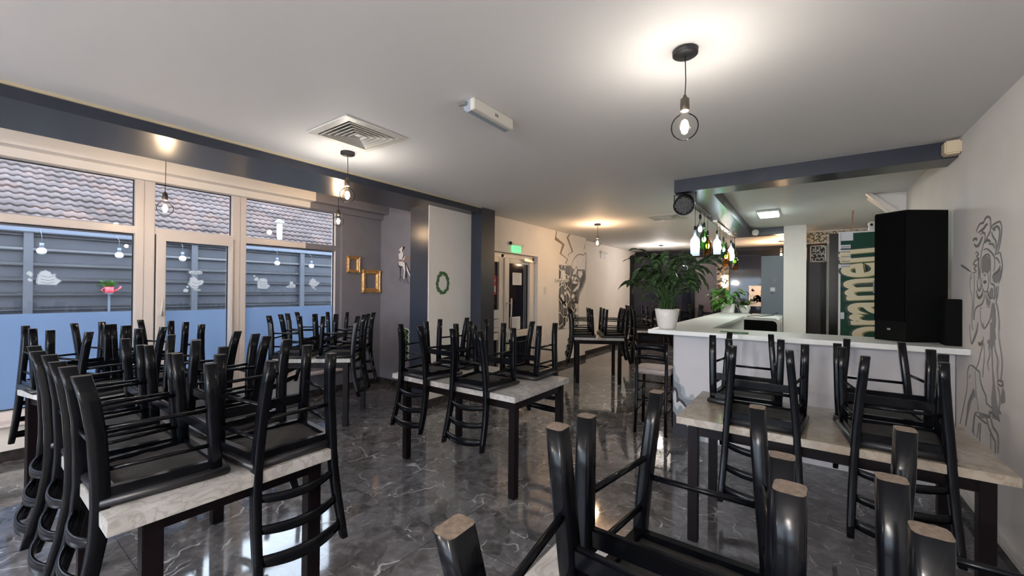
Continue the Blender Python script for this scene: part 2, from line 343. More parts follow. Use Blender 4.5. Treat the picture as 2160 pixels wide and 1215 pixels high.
# traced outlines of the wall paintings and stickers (wall coordinates in metres)
MED_S=[(8,[(3.857,1.895),(3.848,1.917),(3.793,1.942),(3.74,1.941),(3.705,1.961),(3.663,1.967),(3.622,1.949),(3.614,1.911),(3.621,1.876),(3.662,1.85),(3.712,1.813)]),(9,[(3.829,1.889),(3.775,1.898),(3.731,1.905),(3.688,1.921),(3.663,1.924)]),(4,[(3.766,1.891),(3.713,1.875),(3.704,1.858)]),(10,[(3.924,1.847),(3.904,1.858),(3.857,1.853),(3.856,1.84)]),(10,[(3.904,1.825),(3.865,1.807),(3.819,1.81),(3.774,1.838),(3.747,1.857)]),(4,[(3.792,1.872),(3.748,1.879),(3.704,1.858),(3.721,1.82),(3.764,1.767),(3.778,1.717),(3.783,1.591),(3.761,1.546)]),(6,[(3.589,1.884),(3.598,1.9),(3.566,1.908),(3.483,1.912),(3.454,1.89),(3.446,1.854),(3.46,1.811),(3.481,1.767),(3.503,1.74)]),(9,[(3.566,1.887),(3.52,1.89),(3.482,1.87),(3.475,1.841),(3.496,1.791),(3.526,1.747)]),(5,[(3.582,1.886),(3.558,1.886),(3.543,1.875),(3.566,1.872),(3.582,1.886)]),(6,[(3.533,1.73),(3.474,1.735),(3.452,1.707),(3.437,1.661),(3.444,1.627),(3.458,1.594),(3.494,1.56)]),(10,[(3.466,1.662),(3.487,1.635),(3.54,1.619),(3.571,1.612)]),(5,[(3.541,1.713),(3.503,1.699),(3.473,1.674)]),(5,[(3.874,1.757),(3.855,1.771),(3.818,1.752),(3.855,1.742),(3.818,1.72),(3.874,1.717),(3.912,1.693),(3.854,1.683),(3.902,1.666),(3.863,1.648),(3.892,1.638),(3.941,1.641)]),(12,[(3.809,1.732),(3.817,1.681),(3.807,1.63),(3.816,1.591)]),(8,[(4.175,1.704),(4.097,1.683),(3.971,1.648)]),(9,[(4.097,1.684),(3.971,1.648)]),(5,[(3.755,1.716),(3.728,1.733),(3.661,1.74),(3.619,1.713),(3.614,1.646),(3.618,1.586),(3.602,1.559)]),(5,[(3.738,1.771),(3.678,1.775),(3.604,1.748),(3.556,1.715),(3.545,1.667),(3.563,1.632)]),(4,[(3.762,1.603),(3.753,1.558),(3.735,1.527),(3.7,1.513),(3.666,1.52),(3.642,1.563),(3.651,1.605),(3.668,1.624)]),(6,[(3.733,1.575),(3.709,1.579),(3.684,1.574),(3.709,1.567),(3.73,1.572)]),(4,[(3.724,1.617),(3.706,1.62),(3.701,1.607)]),(7,[(3.834,1.592),(3.834,1.547),(3.806,1.521),(3.779,1.533),(3.77,1.565)]),(10,[(3.852,1.527),(3.833,1.488),(3.796,1.476),(3.752,1.495),(3.74,1.52)]),(4,[(3.951,1.635),(3.98,1.569),(3.939,1.488),(3.928,1.435),(3.937,1.361),(3.936,1.301),(3.916,1.263)]),(5,[(3.901,1.633),(3.891,1.567),(3.899,1.462),(3.908,1.395),(3.907,1.329)]),(4,[(3.974,1.595),(3.95,1.608)]),(6,[(3.61,1.562),(3.554,1.549),(3.546,1.49),(3.561,1.467)]),(7,[(3.658,1.52),(3.641,1.49),(3.6,1.469)]),(6,[(3.486,1.548),(3.501,1.491),(3.523,1.456),(3.5,1.421),(3.477,1.353),(3.469,1.297)]),(5,[(3.712,1.508),(3.717,1.471),(3.76,1.435),(3.841,1.417),(3.879,1.39),(3.897,1.33)]),(5,[(3.683,1.502),(3.674,1.465),(3.657,1.429)]),(7,[(3.665,1.421),(3.616,1.425)]),(6,[(3.786,1.412),(3.751,1.415)]),(4,[(3.777,1.413),(3.773,1.337),(3.714,1.29),(3.623,1.345),(3.595,1.406),(3.584,1.448)]),(4,[(3.561,1.455),(3.537,1.408),(3.541,1.373)]),(6,[(3.597,1.867),(3.581,1.841),(3.534,1.807),(3.526,1.759),(3.541,1.725)]),(8,[(3.712,1.813),(3.662,1.826),(3.612,1.809)]),(6,[(3.645,1.8),(3.58,1.794),(3.549,1.767)]),(5,[(3.978,1.296),(3.966,1.224),(3.944,1.169)]),(10,[(3.822,1.32),(3.842,1.263),(3.892,1.21),(3.934,1.173)]),(8,[(3.955,1.178),(3.923,1.171)]),(10,[(3.811,1.196),(3.781,1.182),(3.725,1.218)]),(3,[(3.726,1.326),(3.716,1.286),(3.635,1.331)]),(4,[(3.725,1.238),(3.734,1.191),(3.771,1.132),(3.809,1.066),(3.849,1.025)]),(4,[(3.715,1.199),(3.705,1.127),(3.723,1.044),(3.731,0.989)]),(4,[(3.642,1.187),(3.616,1.138),(3.65,1.088),(3.632,1.038)]),(6,[(3.714,1.072),(3.731,1.002)]),(3,[(4.177,0.583),(4.095,0.732),(4.028,0.865),(4.018,0.97),(3.986,1.019),(3.942,1.031)]),(6,[(3.986,1.023),(3.932,1.03),(3.848,1.018),(3.789,1.007),(3.769,0.956),(3.73,0.915),(3.675,0.88),(3.665,0.842),(3.578,0.833)]),(4,[(3.869,1.008),(3.857,0.926),(3.846,0.858),(3.816,0.809),(3.815,0.754)]),(3,[(3.963,0.964),(3.984,0.939)]),(9,[(3.898,0.883),(3.929,0.841),(3.993,0.77),(4.025,0.674),(4.058,0.599)]),(8,[(3.898,0.883),(3.866,0.833)]),(8,[(3.825,0.752),(3.875,0.719),(3.895,0.65),(3.915,0.595)]),(6,[(3.845,0.726),(3.737,0.719),(3.646,0.719)]),(6,[(3.728,0.761),(3.611,0.77),(3.612,0.803),(3.463,0.783)]),(6,[(3.664,0.751),(3.628,0.708),(3.559,0.663),(3.526,0.648),(3.525,0.585)]),(8,[(3.594,0.768),(3.56,0.726),(3.486,0.697),(3.485,0.598)]),(7,[(3.766,0.698),(3.774,0.641),(3.783,0.577)]),(5,[(3.794,0.69),(3.833,0.583)]),(4,[(3.895,0.636),(3.884,0.583)]),(3,[(3.602,0.676),(3.592,0.589)]),(5,[(3.541,1.236),(3.532,1.18),(3.491,1.123),(3.498,1.066),(3.489,1.011)]),(5,[(3.477,1.341),(3.476,1.267),(3.452,1.195),(3.428,1.125),(3.435,1.063),(3.45,1.018)]),(7,[(3.497,0.998),(3.474,1.013),(3.427,1.013),(3.419,0.996),(3.458,0.986),(3.497,0.991)]),(4,[(3.497,0.973),(3.473,0.947),(3.457,0.901),(3.472,0.848),(3.448,0.832),(3.479,0.828)])]
MED_F=[[(3.763,1.716),(3.711,1.735),(3.652,1.727),(3.619,1.695),(3.623,1.647),(3.659,1.624),(3.71,1.635),(3.753,1.628),(3.77,1.666)],[(3.594,1.61),(3.517,1.613),(3.458,1.639),(3.444,1.661),(3.437,1.638),(3.458,1.588),(3.524,1.561),(3.57,1.573)],[(3.609,1.538),(3.57,1.532),(3.569,1.473),(3.625,1.466),(3.658,1.49)],[(3.501,1.549),(3.523,1.473),(3.546,1.479),(3.531,1.543)],[(3.584,1.448),(3.545,1.432),(3.522,1.362),(3.529,1.304),(3.575,1.324),(3.599,1.358)],[(3.674,1.483),(3.608,1.454),(3.624,1.43),(3.665,1.431)],[(3.618,1.332),(3.542,1.337),(3.524,1.244),(3.573,1.188),(3.564,1.068),(3.512,0.901),(3.463,0.786),(3.577,0.773),(3.595,0.884),(3.571,0.978),(3.599,1.166),(3.67,1.214),(3.617,1.235)],[(3.427,0.986),(3.396,0.962),(3.388,0.91),(3.441,0.886),(3.457,0.913),(3.442,0.947)],[(3.898,0.879),(3.867,0.854),(3.939,0.796),(4.014,0.677),(4.026,0.748)],[(3.815,0.754),(3.611,0.783),(3.629,0.76),(3.775,0.723)]]
BOLT=[[(6.872,2.646),(6.905,2.646),(6.874,2.527),(7.223,2.417),(7.082,2.223),(7.378,2.132),(7.289,2.041),(7.55,1.983),(7.519,1.996),(7.245,2.038),(7.333,2.129),(7.019,2.214),(7.122,2.401),(6.821,2.467)],[(7.399,2.645),(7.466,2.647),(7.37,2.574),(7.598,2.3),(7.391,2.226),(7.408,2.17),(7.361,2.223),(7.529,2.301),(7.304,2.567)],[(8.189,2.549),(8.211,2.551),(8.129,2.397),(8.094,2.398)]]
HAND={'white':[[(7.777,1.949),(7.81,2.045),(7.764,2.121),(7.843,2.173),(7.862,2.095),(7.986,2.095),(8.039,2.17),(8.148,2.226),(8.176,2.318),(8.222,2.264),(8.187,2.115),(8.171,1.975),(7.971,1.958)],[(7.556,2.0),(7.655,2.059),(7.724,2.024),(7.691,1.945),(7.574,1.947)],[(7.658,1.912),(7.742,1.986),(7.767,1.933),(7.693,1.836),(7.576,1.832)],[(7.83,1.904),(8.007,1.919),(8.045,1.849),(7.939,1.757),(7.832,1.809)],[(7.527,1.769),(7.576,1.801),(7.627,1.756),(7.562,1.693)],[(7.644,1.764),(7.712,1.782),(7.747,1.736),(7.679,1.695)],[(7.582,1.478),(7.784,1.588),(7.835,1.636),(7.83,1.541),(7.666,1.47)],[(7.518,1.363),(7.567,1.416),(7.651,1.416),(7.669,1.354),(7.569,1.324)],[(7.562,1.662),(7.628,1.702),(7.765,1.674),(7.835,1.648),(7.663,1.633)],[(7.084,1.858),(7.159,1.905),(7.237,1.879),(7.286,1.746),(7.194,1.669),(7.118,1.624),(7.043,1.644),(7.132,1.698)],[(7.349,1.793),(7.436,1.758),(7.35,1.733)],[(7.062,1.389),(7.137,1.435),(7.216,1.328),(7.173,1.151),(7.345,1.131),(7.249,1.194),(7.186,1.24)],[(7.187,1.21),(7.409,1.129),(7.344,1.176)],[(7.692,1.011),(7.776,1.078),(7.84,1.021),(7.761,0.969)],[(7.196,0.736),(7.445,0.93),(7.479,0.837),(7.4,0.721)],[(7.214,1.447),(7.37,1.507),(7.485,1.386),(7.444,1.325),(7.345,1.492),(7.261,1.387)]],'black':[[(7.513,1.63),(7.63,1.625),(7.835,1.644),(7.665,1.555),(7.566,1.478)],[(8.008,1.879),(8.099,1.915),(8.155,1.869),(8.139,1.755),(7.996,1.575),(7.891,1.494),(7.941,1.67)],[(7.669,1.354),(7.753,1.384),(7.789,1.321),(7.739,1.259)],[(7.503,1.279),(7.67,1.276),(7.808,1.242),(7.638,1.207),(7.521,1.225)],[(7.319,1.687),(7.528,1.753),(7.513,1.63),(7.417,1.568)],[(7.583,1.447),(7.803,1.478),(7.719,1.4)]],'grey':[[(7.778,1.902),(7.829,1.943),(8.153,1.958),(8.192,1.87),(8.176,1.739),(8.05,1.575),(7.909,1.446),(7.825,1.273),(7.669,1.307),(7.471,1.279),(7.502,1.355),(7.517,1.447),(7.465,1.569),(7.495,1.722),(7.559,1.846),(7.66,1.819),(7.8,1.667),(7.855,1.51),(7.905,1.653),(7.798,1.777)]]}
HANDOUT=[(7.523,1.998),(7.587,2.109),(7.721,2.212),(7.893,2.272),(8.073,2.269),(8.183,2.318),(8.222,2.264),(8.19,1.968),(8.187,1.74),(8.051,1.543),(7.91,1.399),(7.836,1.241)]
WAVE=[[(-1.109,0.739),(-1.085,0.728),(-1.075,0.647),(-1.039,0.597),(-1.035,0.549),(-0.99,0.515),(-0.983,0.469),(-0.976,0.429),(-0.948,0.42),(-0.923,0.461),(-0.907,0.457),(-0.891,0.43),(-0.795,0.353),(-0.793,-0.042),(-1.102,-0.114)],[(-1.108,0.649),(-1.088,0.57),(-1.035,0.536),(-1.018,0.491),(-1.025,0.456),(-0.995,0.406),(-0.963,0.398),(-0.907,0.4),(-0.832,0.307),(-0.829,-0.051),(-1.102,-0.114)],[(-1.107,0.574),(-1.094,0.507),(-1.067,0.497),(-1.051,0.458),(-1.047,0.404),(-0.995,0.372),(-0.963,0.323),(-0.868,0.273),(-0.866,-0.059),(-1.102,-0.114)],[(-1.11,0.463),(-1.096,0.427),(-1.087,0.477),(-1.072,0.455),(-1.067,0.401),(-1.066,0.346),(-1.034,0.369),(-1.008,0.343),(-0.975,0.308),(-0.918,0.231),(-0.916,-0.071),(-1.106,-0.115)],[(-1.109,0.374),(-1.093,0.369),(-1.082,0.309),(-1.056,0.273),(-1.037,0.324),(-1.011,0.322),(-0.975,0.22),(-0.973,-0.084),(-1.106,-0.115)],[(-1.11,0.249),(-1.085,0.247),(-1.062,0.203),(-0.994,0.182),(-0.917,0.063),(-0.916,-0.071),(-1.108,-0.115)]]
STK=[[[(0.467,1.525),(0.474,1.572),(0.478,1.595),(0.493,1.627),(0.524,1.64),(0.555,1.625),(0.563,1.606),(0.587,1.611),(0.59,1.575),(0.603,1.56),(0.625,1.544),(0.591,1.5),(0.541,1.503),(0.479,1.506)]],[[(0.406,1.6),(0.414,1.62),(0.431,1.63),(0.446,1.617),(0.452,1.59),(0.439,1.573),(0.424,1.586)]],[[(0.415,1.551),(0.426,1.564),(0.446,1.552),(0.444,1.533),(0.427,1.534)]],[[(1.575,1.536),(1.592,1.546),(1.596,1.599),(1.63,1.619),(1.661,1.596),(1.674,1.575),(1.718,1.581),(1.729,1.555),(1.71,1.522),(1.684,1.516),(1.666,1.473),(1.702,1.463),(1.693,1.45),(1.64,1.454),(1.61,1.483)]],[[(1.533,1.462),(1.554,1.483),(1.586,1.462),(1.576,1.439),(1.538,1.441)]],[[(1.558,1.499),(1.571,1.515),(1.588,1.499),(1.575,1.483)]],[[(1.584,1.662),(1.595,1.681),(1.708,1.68),(1.707,1.643),(1.595,1.641)]],[[(2.287,1.543),(2.294,1.581),(2.318,1.614),(2.365,1.619),(2.408,1.603),(2.412,1.545),(2.445,1.522),(2.403,1.48),(2.296,1.485)]],[[(2.248,1.599),(2.276,1.632),(2.306,1.614),(2.294,1.581),(2.259,1.583)]],[[(2.236,1.643),(2.253,1.659),(2.272,1.638),(2.253,1.625)]],[[(2.638,1.515),(2.681,1.536),(2.687,1.584),(2.727,1.584),(2.741,1.55),(2.768,1.537),(2.758,1.496),(2.649,1.495)]],[[(2.949,1.547),(2.963,1.604),(2.998,1.64),(3.042,1.62),(3.058,1.592),(3.102,1.585),(3.098,1.556),(3.058,1.527),(3.029,1.498),(3.074,1.477),(3.052,1.467),(3.0,1.484),(2.978,1.526)]]]
FIG_W=[[(-5.056,2.095),(-5.017,2.118),(-4.986,2.137),(-4.96,2.127),(-4.979,2.091),(-4.978,2.062),(-4.952,2.036),(-4.952,1.994),(-4.983,1.945),(-5.047,1.948),(-5.061,2.032),(-5.016,2.047),(-5.023,2.08)],[(-4.97,1.937),(-4.92,1.993),(-4.908,1.992),(-4.932,1.943),(-4.957,1.928)],[(-5.053,1.914),(-4.957,1.911),(-4.919,1.885),(-4.904,1.786),(-4.921,1.645),(-4.94,1.654),(-4.929,1.769),(-4.956,1.836),(-5.046,1.864)],[(-4.881,1.867),(-4.855,1.817),(-4.779,1.685),(-4.797,1.689),(-4.867,1.776)]]
FIG_B=[[(-4.986,2.137),(-4.916,2.137),(-4.922,2.109),(-4.96,2.086),(-4.978,2.066),(-4.979,2.091),(-4.96,2.119)],[(-5.085,1.873),(-5.032,1.838),(-4.968,1.837),(-4.981,1.82),(-5.045,1.822)],[(-4.906,1.893),(-4.868,1.884),(-4.853,1.669),(-4.903,1.67),(-4.892,1.785)],[(-4.862,1.867),(-4.792,1.75),(-4.776,1.693),(-4.855,1.809)],[(-4.952,2.036),(-4.933,1.993),(-4.957,1.953),(-4.977,1.953)],[(-5.032,1.822),(-5.0,1.821),(-5.007,1.688),(-5.02,1.688)]]
FIG_R=[[(-5.138,1.934),(-4.789,1.926),(-4.782,1.915),(-5.059,1.919),(-5.124,1.921)],[(-4.857,1.978),(-4.808,1.988),(-4.795,1.959),(-4.813,1.935),(-4.863,1.937)],[(-4.839,1.994),(-4.814,1.992),(-4.818,1.98),(-4.839,1.981)]]
FIG_L=[[(-5.017,1.688),(-5.048,1.621)],[(-5.011,1.688),(-5.003,1.604)],[(-5.004,1.688),(-4.952,1.621)],[(-4.903,1.67),(-4.932,1.571)],[(-4.878,1.67),(-4.864,1.579)],[(-4.859,1.669),(-4.826,1.571)]]

# ------------------------------------------------------------------ room shell
H = 2.65
def slab_with_holes(x0, y0, x1, y1, z0, z1, holes, mb):
    xs = sorted({x0, x1, *[h[0] for h in holes], *[h[2] for h in holes]}); ys = sorted({y0, y1, *[h[1] for h in holes], *[h[3] for h in holes]})
    for i in range(len(xs) - 1):
        run = None
        for j in range(len(ys) - 1):
            cx, cy = (xs[i] + xs[i + 1]) / 2, (ys[j] + ys[j + 1]) / 2
            if any(h[0] < cx < h[2] and h[1] < cy < h[3] for h in holes):
                if run is not None: mb.box(xs[i], run, z0, xs[i + 1], ys[j], z1); run = None
            elif run is None: run = ys[j]
        if run is not None: mb.box(xs[i], run, z0, xs[i + 1], ys[-1], z1)
    return mb
struct(MB().box(-5.75, -4.1, -.12, 1.1, 12.3, 0).build('floor', 'floor'))
V1, V2 = (-2.72, 1.79), (-1.75, 6.52)
cm = slab_with_holes(-4.4, -4.1, 1.1, 12.3, H, H + .2, [(V1[0] - .2, V1[1] - .2, V1[0] + .2, V1[1] + .2), (V2[0] - .2, V2[1] - .2, V2[0] + .2, V2[1] + .2)], MB())
cm.box(-5.75, -4.1, 2.85, -4.4, 4.4, 3.05)
struct(cm.build('ceiling', 'ceiling'))
struct(MB().box(.93, -4.1, 0, 1.08, 12.3, H).build('wall_right', 'white'))
rw = MB().box(-5.75, -4.25, 0, 1.08, -4.1, .4).box(-5.75, -4.25, 2.4, 1.08, -4.1, 2.85).box(-5.75, -4.25, .4, -4.9, -4.1, 2.4).box(.3, -4.25, .4, 1.08, -4.1, 2.4)
struct(rw.build('wall_rear', 'white'))
rwf = MB()
for x in (-4.9, -3.18, -1.45, .23): rwf.box(x, -4.2, .4, x + .07, -4.12, 2.4)
rwf.box(-4.9, -4.195, .4, .3, -4.125, .47).box(-4.9, -4.195, 2.33, .3, -4.125, 2.4)
rwo = struct(rwf.build('window_6', 'pvc')); MB().box(-4.9, -4.165, .4, .3, -4.16, 2.4).build('pane', 'glass', rwo)  # window row added out of view to let more sky light in
# window wall: paint changes from white to slate at y = 2.87
WX, YP = -5.5, 2.87
wl = MB(); GROUPS = [(-3.6, YP, 0), (YP, 3.38, 1)]
wl.box(-5.75, -4.1, 0, WX, -3.6, 2.85, 0)
for y0, y1, mi in GROUPS:
    wl.box(-5.75, y0, 0, WX, y1, .31, mi)
    wl.box(-5.75, y0, 2.66, WX, y1, 2.85, mi)
    wl.box(WX, y0, 2.66, -5.30, y1, 2.85, mi); wl.box(WX, y0, 2.585, -5.44, y1, 2.66, mi)
wl.box(WX, 3.38, 2.66, -5.30, 4.05, 2.85, 1); wl.box(WX, 3.38, 2.585, -5.44, 4.05, 2.66, 1)
wl.box(-5.75, 3.38, 0, WX, 4.05, 2.85, 1)
struct(wl.build('wall_left', ['white', 'slate']))
struct(MB().box(-5.75, 4.05, 0, -4.2, 4.2, 2.85).build('wall_nook', 'slate'))
pb = MB().box(-4.2, 3.55, 0, -3.862, 4.35, 2.6, 0); pb.box(-3.862, 3.551, .1, -3.85, 4.35, 2.56, 1)
struct(pb.build('wall_panel', ['beam', 'white']))
struct(MB().box(-4.15, 4.35, 0, -3.66, 4.65, H, 0).build('trim_1', 'beam'))
struct(MB().box(-4.4, -4.1, 2.56, -3.67, 4.35, 2.86, 0).build('trim_2', 'beam'))
struct(MB().box(-3.67, -4.1, 2.632, -3.655, 4.35, 2.65).build('trim_3', 'gap'))
we = MB(); we.box(-4.15, 4.65, 2.1, -3.9, 8.2, H); we.box(-4.15, 6.22, 0, -3.9, 8.2, 2.1)
struct(we.build('wall_entrance', 'white'))
struct(MB().box(-4.25, 8.2, 0, -4.1, 12.3, H).build('wall_hall', 'white'))
struct(MB().box(-4.25, 12.0, 0, 1.08, 12.2, H).build('wall_far', 'darkwall'))
# corner block with a sloping edge behind the bar
cb = MB().prism([(.62, 2.65), (.86, 2.41), (.86, 0), (.93, 0), (.93, 2.65)], 1, 6.3, 6.6)
struct(cb.build('wall_corner', 'white'))
struct(MB().prism([(.58, 2.65), (.63, 2.65), (.88, 2.40), (.83, 2.38)], 1, 6.2, 6.3).build('trim_4', 'pvc'))
# baseboards
struct(MB().box(-3.9, 6.22, 0, -3.885, 8.2, .095).box(-4.1, 8.2, 0, -4.085, 12, .1).box(-4.1, 8.2, 0, -3.885, 8.215, .095).build('baseboard_entrance', 'skirting'))
struct(MB().box(WX, -4.1, 0, -5.485, 4.05, .09).box(WX, 4.035, 0, -4.2, 4.05, .09).build('baseboard_left', 'skirting'))
struct(MB().box(-4.2, 3.535, 0, -3.835, 3.55, .095).box(-3.85, 3.535, 0, -3.835, 4.35, .095).build('baseboard_panel', 'skirting'))
struct(MB().box(.918, -4.1, 0, .93, 4.42, .075, 0).build('baseboard_right', 'skirting'))
cd = MB().box(.905, -4.1, .08, .93, 4.42, .105, 0).box(.912, -4.1, .105, .93, 4.42, .12, 0)
struct(cd.build('trim_5', 'plastic'))
# bar soffit
struct(MB().box(-1.10, 4.40, 2.52, .93, 4.68, H).box(-1.10, 4.68, 2.52, -.78, 8.5, H).box(-1.10, 8.5, 2.52, -.29, 8.72, H).build('trim_6', 'beam'))
struct(MB().box(-.29, 8.5, 0, .03, 8.8, H).build('trim_7', 'white'))

# ------------------------------------------------------------------ windows
GX = -5.62
def fbar(mb, y0, y1, z0, z1, x0=-5.66, x1=-5.555, bev=.006): mb.box(x0, y0, z0, x1, y1, z1, 0, bev)
def window(n, y0, y1, dark_from=None):
    f = MB(); fbar(f, y0 - .07, y1 + .07, .31, .41); fbar(f, y0 - .07, y1 + .07, 2.04, 2.115); fbar(f, y0 - .07, y1 + .07, 2.595, 2.66)
    fbar(f, y0 - .071, y0, .308, 2.662, -5.662, -5.551); fbar(f, y1, y1 + .071, .308, 2.662, -5.662, -5.551)
    o = struct(f.build('window_%d' % n, 'pvc'))
    for a, b in ((.41, 2.04), (2.115, 2.595)):
        MB().box(GX - .004, y0, a, GX + .004, y1, b).build('pane', 'glass', o)
        g = MB(); e = .008
        g.box(GX - .01, y0, a, GX + .012, y0 + e, b).box(GX - .01, y1 - e, a, GX + .012, y1, b).box(GX - .01, y0, a, GX + .012, y1, a + e).box(GX - .01, y0, b - e, GX + .012, y1, b)
        g.build('gasket', 'black', o)
    MB().box(GX + .005, y0 + .009, .42, GX + .0065, y1 - .009, 1.245).build('frosted_film', 'film', o)
    return o
window(1, -3.3, -2.0); window(2, -1.83, -.45)
w3 = window(3, -.28, 1.12)
w5 = window(5, 2.14, 3.31)
pf = MB()
for z0, z1 in ((.31, .41), (2.04, 2.115), (2.595, 2.66)): pf.box(-5.556, YP, z0 - .001, -5.5525, 3.31, z1 + .001)
pf.box(-5.556, 3.309, .307, -5.5495, 3.3815, 2.663)
pf.build('painted_frame', 'slate', w5)
# tilt-and-turn sash
f = MB(); y0, y1 = 1.29, 1.99
fbar(f, 1.27, y1, .31, .37); fbar(f, 1.192, 1.275, .306, 2.664, -5.664, -5.549); fbar(f, y1, 2.072, .306, 2.664, -5.664, -5.549); fbar(f, 1.27, y1, 2.595, 2.66); fbar(f, 1.27, y1, 2.045, 2.115)
w4 = struct(f.build('window_4', 'pvc'))
sh = MB(); X0, X1 = -5.66, -5.53
for a in ((1.285, 1.365, .358, 2.062, .002), (1.965, 1.997, .358, 2.062, .002), (1.287, 1.995, .36, .46, 0), (1.287, 1.995, 1.985, 2.06, 0)): sh.box(X0 - a[4], a[0], a[2], X1 + a[4], a[1], a[3], 0, .006)
sash = sh.build('sash', 'pvc', w4)
MB().box(GX - .004, 1.365, .46, GX + .004, 1.965, 1.985).build('pane', 'glass', w4); MB().box(GX - .004, 1.275, 2.115, GX + .004, 1.99, 2.595).build('pane', 'glass', w4)
g = MB()
for a in ((1.365, 1.373, .46, 1.985), (1.957, 1.965, .46, 1.985), (1.365, 1.965, .46, .468), (1.365, 1.965, 1.977, 1.985), (1.275, 1.283, 2.115, 2.595), (1.982, 1.99, 2.115, 2.595), (1.275, 1.99, 2.587, 2.595)): g.box(GX - .01, a[0], a[2], GX + .012, a[1], a[3])
g.build('gasket', 'black', w4)
MB().box(GX + .005, 1.374, .47, GX + .0065, 1.956, 1.235).build('frosted_film', 'film', w4)
MB().box(-5.556, 1.275, .4, -5.549, 1.287, 2.05).build('hinge_gap', 'black', w4)
hd = MB().box(-5.53, 1.30, 1.17, -5.515, 1.335, 1.24, 0, .004); hd.tube([(-5.515, 1.317, 1.2), (-5.48, 1.317, 1.2)], .009); hd.tube([(-5.48, 1.317, 1.19), (-5.475, 1.33, 1.36)], [.011, .008])
hd.build('window_handle', 'plastic', w4)
struct(MB().box(-5.56, -3.6, .31, -5.40, YP + .5, .335, 0, .004).build('trim_8', 'pvc'))

# stickers on the glass
STK = [q[0] for q in STK]
words_at = (sum(p[0] for p in STK[6]) / len(STK[6]), sum(p[1] for p in STK[6]) / len(STK[6]))
def sticker(name, label, polys, group='white coffee stickers on the window glass', words=None):
    mb = MB()
    cy = sum(p[0] for q in polys for p in q) / sum(len(q) for q in polys); cz = sum(p[1] for q in polys for p in q) / sum(len(q) for q in polys)
    t = thing(name, label, 'window sticker', (-5.606, cy, cz), 0, group)
    for k, q in enumerate(polys):
        q = [(a - cy, b - cz) for a, b in q]
        MB().prism(q, 0, -.001, .001).build('sticker_sheet', 'sticker', t)
        my = sum(a for a, b in q) / len(q); mz = sum(b for a, b in q) / len(q)
        ln = MB(); q2 = [(my + (a - my) * .93, mz + (b - mz) * .93) for a, b in q]; ln.ribbon(q2 + [q2[0]], .004, 0, .001, .0018, 0, False)
        if k == 0 and len(q) > 7:
            w = max(a for a, b in q) - min(a for a, b in q); h = max(b for a, b in q) - min(b for a, b in q)
            for s_ in (.12, -.1, -.28): ln.ribbon([(my - w * .28, mz + h * s_), (my, mz + h * (s_ - .08)), (my + w * .24, mz + h * s_)], .004, 0, .001, .0018, 0, False)
        ln.build('printed_outline', 'stickerline', t)
    if words: text(words, 'sticker_text', 'stickerline', .05, (.0022, words_at[0] - cy, words_at[1] - cz), (PI / 2, 0, PI / 2), t, .0003)
    return t
sticker('coffee_sticker', 'large white coffee cup window sticker with two drops at its left, on the left pane', [STK[0], STK[1], STK[2]])
sticker('coffee_sticker', 'white window sticker reading Coffee above a jumping cup, on the opening sash', [STK[3], STK[4], STK[5], STK[6]], words='Coffee')
sticker('coffee_sticker', 'white steaming cup window sticker at the left of the right-hand pane', [STK[7], STK[8], STK[9]])
sticker('coffee_sticker', 'smallest white window sticker, low cloud shape between two cup stickers', [STK[10]])
sticker('coffee_sticker', 'white jumping cup window sticker nearest the golden frames', [STK[11]])

# ------------------------------------------------------------------ outside
struct(MB().box(-14, -12, -.2, -5.75, 14, -.1).box(-5.75, -12, -.2, 8, -4.25, -.1).build('ground', 'yard'))
fe = thing('slat_fence', 'tall slate grey fence of wide horizontal boards outside the windows', 'fence', (-8, 2.3, -.1))
for k in range(-5, 6):
    yy = .60 + 1.725 * k
    b = MB()
    for j in range(12):
        z0 = 2.17 - .19 * (j + 1) + .1
        b.box(-.035, yy + .04 - 2.3, z0, -.015, yy + 1.69 - 2.3, z0 + .150, 0, .004); b.box(-.035, yy + .04 - 2.3, z0 + .150, .02, yy + 1.69 - 2.3, z0 + .162)
    b.build('fence_board_panel', 'fence', fe)
    MB().box(-.03, yy - .04 - 2.3, 0, .05, yy + .04 - 2.3, 2.27).build('fence_post', 'fencepost', fe)
MB().box(-.06, -10.5, 2.27, .07, 11, 2.33, 0, .01).box(-.045, -10.5, 2.20, -.035, 11, 2.27).build('fence_cap', 'fencecap', fe)
# tiled roof next door
nr, ny = 31, 1500
rf = MB(); bm = rf.bm; y_a, y_b = -9.0, 13.5; slope = math.atan(.78)
ux, uz = -math.cos(slope), math.sin(slope)
for r in range(nr):
    s0, s1 = r * .168, (r + 1) * .168 + .02
    ro, co_ = [], []
    for i in range(ny + 1):
        y = y_a + (y_b - y_a) * i / ny
        wv = .011 * math.sin(2 * PI * y / .115) + random.uniform(-.002, .002); jit = .018 * math.sin(int(y / .115 + 40) * 12.9 + r * 7.7) + random.uniform(-.004, .004)
        x, z = -8.35 + ux * (s0 + jit), 2.27 + uz * s0
        n = (math.sin(slope), math.cos(slope))
        lo = bm.verts.new((x + n[0] * (.034 + wv), y, z + n[1] * (.034 + wv))); lb = bm.verts.new((x + n[0] * (-.01), y, z + n[1] * (-.01)))
        x2, z2 = -8.35 + ux * s1, 2.27 + uz * s1
        hi = bm.verts.new((x2 + n[0] * (.004 + wv), y, z2 + n[1] * (.004 + wv)))
        ro.append((lb, lo, hi))
    for a, b2 in zip(ro, ro[1:]): rf.face([a[1], b2[1], b2[2], a[2]], 0, True); rf.face([a[0], b2[0], b2[1], a[1]])
rt = thing('tiled_roof', 'weathered clay tiled roof of the neighbouring house above the grey fence', 'roof', (0, 0, 0))
ro_ = rf.build('roof_tiles', 'roof', rt, False)
